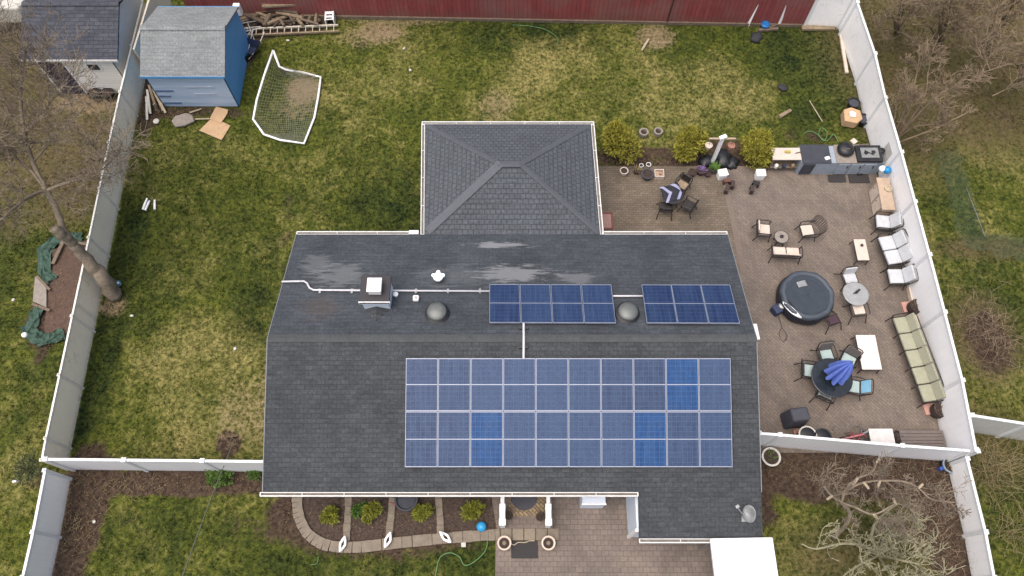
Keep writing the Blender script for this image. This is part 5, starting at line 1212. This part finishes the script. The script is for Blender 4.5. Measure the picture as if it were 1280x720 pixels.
one(cb_, 'cable', M['frame'], 'thin dark looped cable below the hot tub pump', 'cable', P(975, 396))

# ------------------------------------------------------------------ planters by green sofa
def barrel(label, px, py, r=.28, h=.5):
    return pot(label, px, py, r, h, M['brown'], name='barrel_planter', grp='dark barrel planters at the sofa ends', prof=[(r * .75, 0), (r, h * .5), (r * .95, h), (r * .82, h), (r * .8, h * .88)], plant=(M['twig'], 26, .22), cat='planter', z=.0)
barrel('dark round barrel planter above the green sofa', 1139, 388); barrel('dark round barrel planter at the lower end of the green sofa', 1168, 516)
for i, (px, py, lb) in enumerate([(1133, 385, 'pink paver block beside the upper barrel planter'), (1160, 512, 'pink paver block beside the lower barrel planter')]):
    one(MB().box((0, 0, .08), (.42, .42, .14), .1), 'paver_block', mat('pink_block', (182, 142, 130), .9, .1, 6), lb, 'block', P(px, py), 0, 'pink paver blocks under the barrel planters', bevel=.01)
# ------------------------------------------------------------------ outdoor kitchen
def pbox(x0, y0, x1, y1, zt):
    a, b = P(x0, y1, zt), P(x1, y0, zt); return (a.x + b.x) / 2, (a.y + b.y) / 2, b.x - a.x, b.y - a.y
cx, cy, w_, d_ = pbox(966, 185, 1005.5, 200, .85)
ct_ = thing('serving_cart', 'serving cart with cream top and cluttered open shelf at the patio edge', 'cart', (cx, cy, .03))
MB().box((0, 0, .82), (w_, d_, .05)).build('tabletop', M['cream'], ct_, bevel=.01)
MB().box((0, -.05, .3), (w_ - .1, d_, .04)).build('shelf', M['wood2'], ct_); MB().box((0, d_ / 2 - .03, .45), (w_ - .1, .03, .6)).build('back_panel', M['rust'], ct_)
for sx in (-1, 1):
    for sy in (-1, 1): MB().box((sx * (w_ / 2 - .04), sy * (d_ / 2 - .04), .4), (.05, .05, .8)).build('leg', M['wood2'], ct_)
for i, (dx, m_, lb) in enumerate([(-.42, M['bright'], 'white bottle at the left of the serving cart shelf'), (-.1, M['navy'], 'navy tin on the serving cart shelf'), (.25, M['wood'], 'brown tub at the right of the serving cart shelf')]):
    one(MB().lathe([(.07, 0), (.08, .16), (.03, .22)], n=12), 'container', m_, lb, 'container', (cx + dx, cy - d_ / 2 - .02, .35), 0, 'containers on the serving cart')
one(MB().box((0, 0, .03), (.22, .1, .06)), 'sponge', mat('yellow_sponge', (170, 156, 74), .9, .1, 6), 'yellow sponge on top of the serving cart', 'sponge', (cx - .05, cy + .06, .88))
one(MB().tube([(-.15, 0, .02), (.1, .05, .03), (.2, -.08, .02)], .015, 5), 'tongs', M['frame'], 'dark tongs lying at the right of the cream cart top', 'tongs', (cx + .4, cy, .89))
cx, cy, w_, d_ = pbox(1003, 181, 1101, 204, .9)
kc = thing('outdoor_kitchen', 'grey-blue outdoor kitchen counter with built-in charcoal worktop', 'kitchen counter', (cx, cy, .03))
M_cab = mat('grey_blue_cabinet', (146, 156, 168), .6, .1, 5)
MB().box((0, 0, .42), (w_, d_ - .06, .84)).build('cabinet', M_cab, kc, bevel=.01)
MB().box((-w_ / 2 + .6, 0, .87), (1.18, d_, .05)).build('worktop', mat('dark_slate_top', (56, 58, 66), .5, .15, 5), kc, bevel=.01)
MB().box((.25, 0, .86), (1.05, d_, .04)).build('worktop', M['stone'], kc, bevel=.01)
for x_, dm_ in ((-w_ / 2 + .35, M['char']), (.1, M_cab), (.62, M_cab), (1.15, M_cab)):
    d__ = MB().box((x_, -d_ / 2 + .01, .42), (.48, .04, .7)).build('door', dm_, kc, bevel=.008); MB().box((x_ + .15, -d_ / 2 - .02, .6), (.03, .03, .16)).build('handle', M['frame'], d__)
kx, ky, _, _ = pbox(1044, 179, 1067, 199, .9)
kg = thing('kettle_grill', 'round black kettle grill set into the outdoor kitchen counter', 'grill', (kx, ky, .8))
MB().lathe([(.28, .1), (.34, .2), (.34, .26), (.3, .34), (.18, .4), (.02, .43)], n=28).build('lid', M['black'], kg, smooth=True); MB().box((0, -.12, .43), (.14, .03, .05)).build('handle', M['wood2'], kg); MB().tube([(-.36, 0, .22), (.36, 0, .22)], .015, 6).build('handle', M['galv'], kg)
sx0, sy0, sw_, sdp = pbox(1072, 183, 1099, 203, .95)
gs = thing('gas_cooker', 'square black gas cooker with silver hob at the counter end', 'cooker', (sx0, sy0, .92))
MB().box((0, 0, .06), (sw_, sdp, .12)).build('body', M['black'], gs, bevel=.01); MB().box((.02, .02, .125), (sw_ * .7, sdp * .62, .02)).build('hob', M['galv'], gs, bevel=.01)
for dx, dy in ((-.14, 0), (.16, .03)): MB().lathe([(.08, .13), (.08, .16), (.03, .16)], (dx, dy, 0), 14).build('burner', M['black'], gs)
MB().tube([(-.2, .1, .17), (.15, -.12, .17)], .015, 4).build('pan_rest', M['frame'], gs)
one(MB().lathe([(.1, 0), (.12, .14), (.1, .15)], n=14), 'saucepan', M['black'], 'small black saucepan beside the cooker at the fence', 'saucepan', P(1101, 190, .9))
one(MB().box((0, 0, .02), (.22, .22, .05), .6), 'box', M['cream'], 'cream carton lying behind the kettle grill', 'box', P(1067, 177, .9))
one(MB().box((0, 0, .02), (.2, .14, .03), .3), 'plate', M['bright'], 'white paper at the corner of the slate worktop', 'paper', P(1034, 198, .93))
one(MB().box((0, 0, .45), (.4, .6, .9)), 'side_shelf', M['concrete'], 'pale shelf unit filling the corner between cooker and white fence', 'shelf', P(1107, 200, .5), R(2), bevel=.01)
bag('crumpled dark cloth stuck on the kitchen counter front', 1074, 216, .18, M['black'], 'cloth', 'cloth', h=.8)
for (x0, y0, x1, y1, lb) in ((1036, 219, 1056, 228, 'dark rubber mat in front of the counter middle'), (1062, 219, 1085, 229, 'brown rubber mat in front of the counter right end')):
    cx, cy, w_, d_ = pbox(x0, y0, x1, y1, .04); one(MB().box((0, 0, .0), (w_, d_, .03)), 'rubber_mat', M['mat'], lb, 'mat', (cx, cy, .055), 0, 'rubber mats before the kitchen counter')
# tan cabinet along fence
a_, b_ = P(1103, 222, .9), P(1118, 262, .9)
wc = thing('sideboard', 'tan wooden sideboard against the white fence beside the kitchen corner', 'sideboard', ((P(1107, 240, .9)).x, (a_.y + b_.y) / 2, .03), R(-2)); lng = a_.y - b_.y
MB().box((0, 0, .84), (.52, lng, .05)).build('tabletop', M['tanwood'], wc, bevel=.01); MB().box((.02, 0, .41), (.46, lng - .06, .82)).build('cabinet', mat('tan_cabinet_side', (158, 138, 118), .8, .15, 5), wc)
for y_ in (-.3, .3): dd_ = MB().box((-.22, y_, .4), (.03, .52, .7)).build('door', M['peach'], wc); MB().lathe([(.02, -.01), (.02, .01)], (-.25, y_ + .18, .5), 8).build('knob', M['frame'], dd_)
one(MB().lathe([(.001, 0), (.1, .04), (.14, .12), (.1, .22), (.01, .26)], n=18), 'ball', M['bright'], 'white ball on the sideboard end by the cooker', 'ball', P(1101, 213, .9), smooth=True)
one(MB().lathe([(.001, 0), (.12, .04), (.16, .13), (.12, .24), (.01, .28)], n=18), 'ball', mat('vivid_blue', (20, 130, 190), .35, .1, 5), 'vivid blue ball on the sideboard beside the white one', 'ball', P(1107, 215, .9), smooth=True)
one(MB().lathe([(.14, 0), (.15, .05), (.1, .05), (.09, .01)], n=24, cap=False).lathe([(.001, .012), (.1, .012)], n=20, cap=False), 'plate', M['cutwood'], 'round pale dish with a tan rim on the sideboard', 'dish', P(1110, 236, .9))
# tan box + black pots by fence
tb_ = thing('fire_pit', 'tan hexagonal box with a white centre on the lawn by the fence', 'fire pit', P(1060, 151))
MB().prism([(-.36, -.3), (.15, -.42), (.42, -.2), (.4, .22), (.05, .4), (-.3, .28)], .03, .42).build('body', M['cardboard'], tb_, bevel=.02); MB().prism([(-.1, -.12), (.12, -.15), (.16, .05), (.0, .16), (-.12, .1)], .42, .5).build('lid', M['bright'], tb_, bevel=.02)
pot('round black pot above the tan hexagonal box', 1064, 134, .26, .34, M['black'], fill=M['char'], grp='black pots by the right fence'); pot('round black pot between the tan box and white fence', 1076, 154, .26, .34, M['black'], fill=M['char'], grp='black pots by the right fence')
log('log', P(974, 146, .09), P(988, 138, .09), .085, M['wood'], 'short birch log lying on the lawn above the cart', 'log', None)
log('stick', P(1012, 126, .03), P(1028, 152, .03), .02, M['cutwood'], 'long thin stick on the lawn near the fence', 'stick', None)
def hose(label, pts, z=.04, m=None, r=.016, name='garden_hose', cat='hose'):
    c_ = P(*pts[0]); return one(MB().tube([P(x, y, z) - c_ for x, y in curve_px(pts, 8)], r, 6), name, m or M['hose'], label, cat, c_, smooth=True)
hose('green hose coiled on the grass above the outdoor kitchen', [(1003, 168), (1012, 164), (1022, 168), (1030, 176), (1034, 165), (1026, 160), (1024, 170), (1034, 176), (1042, 168), (1048, 178)])
hose('green hose looped on the front lawn below the blue ball', [(608, 662), (609, 680), (604, 692), (590, 704), (580, 706), (574, 696), (562, 691), (550, 697), (545, 715), (544, 724)])
hose('thin pale hose lying in the grass near the red wall', [(640, 31), (665, 33), (684, 38), (697, 48), (696, 56)], r=.012)
hose('faint green hose arc on the grass near the bottom left shrub bed', [(388, 706), (396, 704), (398, 695)], r=.012)
# ------------------------------------------------------------------ south end of patio
gc = thing('covered_grill', 'barbecue under a dark grey fitted cover by the house corner', 'grill', P(989, 526))
MB().box((0, 0, .5), (.78, .6, 1.0), .12, top=.8).build('cover', M['char'], gc, bevel=.09, seg=4)
MB().box((.12, -.42, .1), (.3, .18, .14), .2).build('drip_tray', M['terra'], gc, bevel=.02)
def bin_(label, px, py, r, rimm, grp):
    t = thing('round_bin', label, 'bin', P(px, py), 0, grp); MB().lathe([(r * .85, 0), (r, .5)], n=24).build('body', M['black'], t); MB().lathe([(r * .9, .5), (r * 1.08, .5), (r * 1.08, .55), (r * .9, .55)], n=24, cap=False).build('rim', rimm, t); MB().lathe([(.01, .56), (r * .5, .55), (r * .92, .52)], n=24).build('lid', M['black'], t)
bin_('black round bin with a pale rim below the covered barbecue', 1003, 548, .3, M['concrete'], 'round bins by the lower patio fence'); bin_('plain black round bin right of the pale-rimmed one', 1022, 550, .28, M['black'], 'round bins by the lower patio fence')
# kids bicycle lying
bk = thing('bicycle', 'small dark red bicycle lying by the lower patio fence', 'bicycle', P(1068, 551, .05), R(14))
for x in (-.42, .42):
    w__ = MB().lathe([(.2, 0), (.24, .02), (.2, .04)], (x, 0, .05), 20, cap=False).build('wheel', M['black'], bk); MB().tube([(x - .2, 0, .07), (x + .2, 0, .07)], .008, 4).tube([(x, -.2, .07), (x, .2, .07)], .008, 4).build('spokes', M['galv'], w__)
MB().tube([(-.42, 0, .1), (-.1, .18, .14), (.3, .16, .14), (.42, 0, .1)], .025, 6).tube([(-.1, .18, .14), (0, -.08, .12), (.3, .16, .14)], .025, 6).build('frame', M['red'], bk)
MB().box((-.12, .26, .15), (.22, .1, .06)).build('saddle', M['rust'], bk, bevel=.02); MB().tube([(.3, .16, .14), (.34, .3, .16), (.28, .42, .3)], .016, 6).tube([(.34, .3, .16), (.46, .26, .05)], .016, 6).build('handlebar', M['galv'], bk)
log('metal_tube', P(1052, 549, .2), P(1080, 543, .25), .03, mat('pink_tube', (186, 120, 124), .5, .1, 5), 'faded pink tube lying across the bicycle', 'tube', None)
cx, cy, w_, d_ = pbox(1089, 536, 1115, 556, .7)
tbx = thing('side_table', 'white square table with leaf stains against the lower patio fence', 'table', (cx, cy - .0, .03)); MB().box((0, 0, .68), (w_, d_, .05)).build('tabletop', mat('stained_white_top', (208, 204, 200), .7, .12, 5), tbx, bevel=.01)
for sx in (-1, 1):
    for sy in (-1, 1): MB().box((sx * (w_ / 2 - .05), sy * (d_ / 2 - .05), .33), (.05, .05, .66)).build('leg', M['bright'], tbx)
bag('heap of brown leaves and pots right of the white square table', 1121, 549, .26, M['brown'], 'leaf_heap', 'leaf heap', h=1.2)
cx, cy, w_, d_ = pbox(1128, 538, 1178, 559, .4)
dbx = thing('deck_box', 'low dark grey-brown storage bench in the lower right patio corner', 'storage box', (cx, cy, .03)); M_db = mat('greybrown_planks', (108, 98, 94), .8, .15, 6)
MB().box((0, 0, .17), (w_ - .06, d_ - .06, .34)).build('body', M_db, dbx); lid_ = MB()
for i in range(5): lid_.box((0, -d_ / 2 + d_ * (i + .5) / 5, .37), (w_, d_ / 5 - .012, .04))
lid_.build('lid', M_db, dbx, bevel=.006)
pot('white-rimmed pot of seedlings at the house corner below the fence', 961, 573, .32, .3, M['concrete'], plant=(M['leafg'], 14, .2)); pot('blue-grey pot of dry plants by the right fence corner', 1184, 583, .28, .28, mat('bluegrey_pot', (128, 142, 158), .6, .1, 5), plant=(M['drygrass'], 60, .2))
one(MB().box((0, 0, .1), (.2, .12, .2), .4), 'box', mat('small_blue', (50, 80, 160), .5, .1, 5), 'small blue carton beside the blue-grey pot', 'box', P(1175, 586), bevel=.02)
# ------------------------------------------------------------------ front porch
def railing(label, x, y0, y1, grp):
    t = thing('porch_railing', label, 'railing', (x, y0, .02), 0, grp); L = y1 - y0; k = L * .42
    MB().box((0, (L + k) / 2, .95), (.13, L - k, .08)).build('rail', M['bright'], t, bevel=.01)
    MB().box((0, k / 2 + .06, .93), (.19, k - .1, .12)).build('rail', M['bright'], t, bevel=.015)
    MB().box((0, L / 2, .15), (.06, L, .05)).build('bottom_rail', M['bright'], t)
    n = int(L / .14)
    for i in range(n): MB().box((0, .08 + i * .14, .55), (.035, .035, .8)).build('baluster', M['bright'], t)
    for yy, s_ in ((.05, .17), (k, .15)): MB().box((0, yy, .5), (s_, s_, 1.0)).box((0, yy, 1.01), (s_ + .05, s_ + .05, .05)).build('post', M['bright'], t, bevel=.01)
yR0 = P(628, 657, .5).y
railing('white porch railing on the left side of the entrance', P(628, 640, .95).x, yR0, YF + .5, 'white porch railings'); railing('white porch railing on the right side of the entrance', P(685.5, 640, .95).x, yR0, YF + .5, 'white porch railings')
def ringpot(label, px, py):
    t = thing('plant_pot', label, 'pot', P(px, py), 0, 'white-rimmed pots flanking the walkway'); MB().lathe([(.15, 0), (.2, .2), (.235, .3), (.235, .35), (.185, .35), (.17, .3)], n=24, cap=False).build('body', M['peach'], t); MB().lathe([(.01, .3), (.175, .29)], n=16, cap=False).build('soil', M['soil'], t); MB().lathe([(.05, .3), (.07, .34), (.02, .35)], n=12).build('plant', M['twig'], t)
ringpot('white-rimmed round pot at the left of the front door mat', 630.5, 680); ringpot('white-rimmed round pot at the right of the front door mat', 685, 680)
pot('dark pot on the porch step at the left railing', 636, 645, .14, .2, M['brown'], z=.14, grp='dark pots on the porch step'); pot('dark pot on the porch step at the right railing', 675, 647, .14, .2, M['brown'], z=.14, grp='dark pots on the porch step')
cx, cy, w_, d_ = pbox(639, 676, 672, 698, .04); one(MB().box((0, 0, .02), (w_, d_, .03)), 'door_mat', M['mat'], 'large black door mat on the pavers before the porch', 'door mat', (cx, cy, .025), bevel=.004)
one(MB().tube([P(x, y, .09) - P(640, 680) for x, y in curve_px([(639, 680), (643, 681), (648, 678), (656, 678), (662, 676), (668, 676)], 4)], .018, 5), 'rope', M['cutwood'], 'tan rope lying across the top of the black door mat', 'rope', P(640, 680))
one(MB().lathe([(.42, 0), (.46, .02), (.46, .05), (.3, .06)], n=28), 'round_mat', M['char'], 'round dark mat under the front eave between the railings', 'mat', P(655, 621, .15))
hb_ = thing('tub', 'dark round tub tucked under the front eave in the third bed', 'tub', P(509, 626)); MB().lathe([(.3, 0), (.4, .3), (.4, .33), (.34, .33), (.3, .25)], n=26).build('body', M['char'], hb_)
hose('red hose curled round the dark tub under the eave', [(488, 628), (497, 632), (508, 632), (517, 627), (521, 620)], .08, M['red'], .02)
def swan(label, px, py, rz):
    t = thing('boat_planter', label, 'planter', P(px, py), rz, 'white pointed planters on the front edging'); n = 24; vs_ = []
    def outl(k, s, sh=1): 
        a = 2 * math.pi * k / n; x = math.cos(a); y = math.sin(a); return (s * .27 * x * abs(x) ** .15, s * .12 * y * (1 - .35 * abs(x)))
    m_ = MB()
    for s, z_ in ((.6, 0), (1, .2), (1, .24), (.42, .24), (.38, .12)): m_.v += [(*outl(k, s), z_ + (.08 * abs(math.cos(2 * math.pi * k / n)) ** 4 if z_ > .15 else 0)) for k in range(n)]
    m_.f = [(i * n + k, i * n + (k + 1) % n, (i + 1) * n + (k + 1) % n, (i + 1) * n + k) for i in range(4) for k in range(n)]
    m_.build('body', M['bright'], t, smooth=False); MB().prism([outl(k, .41) for k in range(n)], .1, .19).build('soil', M['soil'], t)
swan('white pointed planter, leftmost of three on the front edging', 430, 681, R(75)); swan('white pointed planter in the middle of the front edging', 486, 676, R(72)); swan('white pointed planter nearest the blue ball on the edging', 557.5, 672.5, R(-42))
one(MB().box((0, 0, .03), (.16, .16, .06)), 'stone', M['concrete'], 'tiny pale block on the grass below the third planter', 'stone', P(579.5, 681), bevel=.01)
# downspout elbow and white bits by the eave
one(MB().box((0, 0, 0), (.42, .1, .1)).box((.1, .1, 0), (.1, .2, .09)), 'lamp_bracket', M['bright'], 'white wall bracket beside the pale box under the front eave', 'bracket', P(766, 619, 1.6) + Vector((0, .0, 0)), 0, bevel=.02)
# white canopy
x0_, x1_ = P(889, 676, 2.2).x, P(967, 672, 2.2).x; yt = P(925, 672, 2.2).y
tr_ = thing('canopy', 'bright white flat canopy over the pavers at the garage corner', 'canopy', ((x0_ + x1_) / 2, yt - 1.6, 0), R(1))
wT, LT = (x1_ - x0_), 3.2
MB().box((0, 0, 2.2), (wT, LT, .05), top=.99).build('roof', mat('sunbleached_white', (252, 252, 252), .35, .01, 2, fine=.005), tr_, bevel=.05, seg=3)
for i in range(3): MB().box((0, -LT / 2 + LT * (i + 1) / 4, 2.228), (wT - .1, .03, .014)).build('seam', M['bright'], tr_)
for a_, b_ in (((0, LT / 2 - .02, 2.1), (wT - .06, .02, .16)), ((0, -LT / 2 + .02, 2.1), (wT - .06, .02, .16)), ((wT / 2 - .03, 0, 2.1), (.02, LT - .08, .16)), ((-wT / 2 + .03, 0, 2.1), (.02, LT - .08, .16))): MB().box(a_, b_).build('valance', M['bright'], tr_)
for sx in (-1, 1):
    for sy in (-1, 1): MB().box((sx * (wT / 2 - .12), sy * (LT / 2 - .12), 1.08), (.05, .05, 2.12)).build('leg', M['galv'], tr_)
# guy wire / service cable
gw = thing('utility_pole', 'thin pale wire slanting down to the lawn at the left of the house', 'wire', P(294, 547))
A0 = P(294, 547, .02); A1 = P(264, 622, 2.2); A2 = P(228, 720, 4.0); A3 = P(200, 800, 5.4)
gw.name = 'guy_wire'
MB().tube([p - A0 for p in (A0, A1, A2, A3)], .016, 6).build('wire', mat('dull_wire', (108, 108, 96), .6, .1, 5), gw)
MB().tube([(0, 0, -.1), (-.02, -.05, .25)], .03, 6).build('anchor', M['frame'], gw)
upo = thing('utility_pole', 'brown wooden utility pole holding the guy wire beyond the lawn', 'pole', (A3.x, A3.y, 0)); MB().tube([(0, 0, 0), (0, 0, 6.4)], [.15, .11], 12).build('pole', M['bark'], upo)

# dead leaves and grit lying about
rr = random.Random(77); mb = MB()
def leaf(x, y, z):
    a = rr.uniform(0, 6.28); l = rr.uniform(.012, .042); c_, s_ = math.cos(a) * l, math.sin(a) * l
    mb.add([(x - c_, y - s_, z), (x + s_ * .5, y - c_ * .5, z + .01), (x + c_, y + s_, z + .004), (x - s_ * .5, y + c_ * .5, z + .012)], [(0, 1, 2, 3)])
for (px, py, rx, ry, n, z) in [(1060, 590, 120, 14, 260, .03), (470, 650, 120, 26, 240, .03), (200, 604, 130, 12, 200, .02), (810, 208, 60, 8, 120, .06), (1050, 545, 90, 10, 120, .05), (850, 250, 90, 40, 60, .05), (1050, 300, 90, 100, 60, .045), (480, 45, 60, 14, 60, .02), (230, 140, 70, 10, 90, .02), (720, 50, 120, 20, 90, .02), (350, 30, 60, 20, 160, .03), (90, 660, 26, 60, 140, .02), (70, 365, 24, 60, 160, .06), (700, 690, 90, 30, 30, .035), (330, 500, 10, 80, 50, .02), (1180, 640, 26, 70, 120, .03), (1200, 80, 110, 90, 300, .02), (50, 160, 70, 80, 260, .02)]:
    for i in range(n):
        p = P(px + rr.gauss(0, .55) * rx, py + rr.gauss(0, .55) * ry, z); leaf(p.x, p.y, p.z)
tag(mb.build('leaves', mat('dry_leaf_scatter', (116, 98, 74), .9, .3, 9)), 'scattered dry leaves and bits over the beds and patio edges', 'leaves', kind='stuff')
# separate pale stones and bits on the lawns
PLACE = [(505, 61, 'far lawn between the goal and the extension'), (513, 88, 'lawn a little below the first one near the goal'), (118, 652, 'dark soil strip beside the lower left fence'), (441, 470, ''), (294, 436, 'left lawn beside the house gable'), (165, 395, 'left lawn below the leaning trunk'), (17, 375, 'grass left of the vegetable bed'), (360, 51, 'bare ground below the ladder')]
for px, py, w_ in PLACE:
    if not w_: continue
    one(MB().lathe([(.03, 0), (.06, .02), (.05, .045), (.01, .055)], n=7, sx=1.2, wob=lambda t, z: 1 + .2 * math.sin(2 * t + px)), 'stone', M['concrete'], 'tiny pale stone on the ' + w_, 'stone', P(px, py), px % 3, 'tiny pale stones on the lawns')
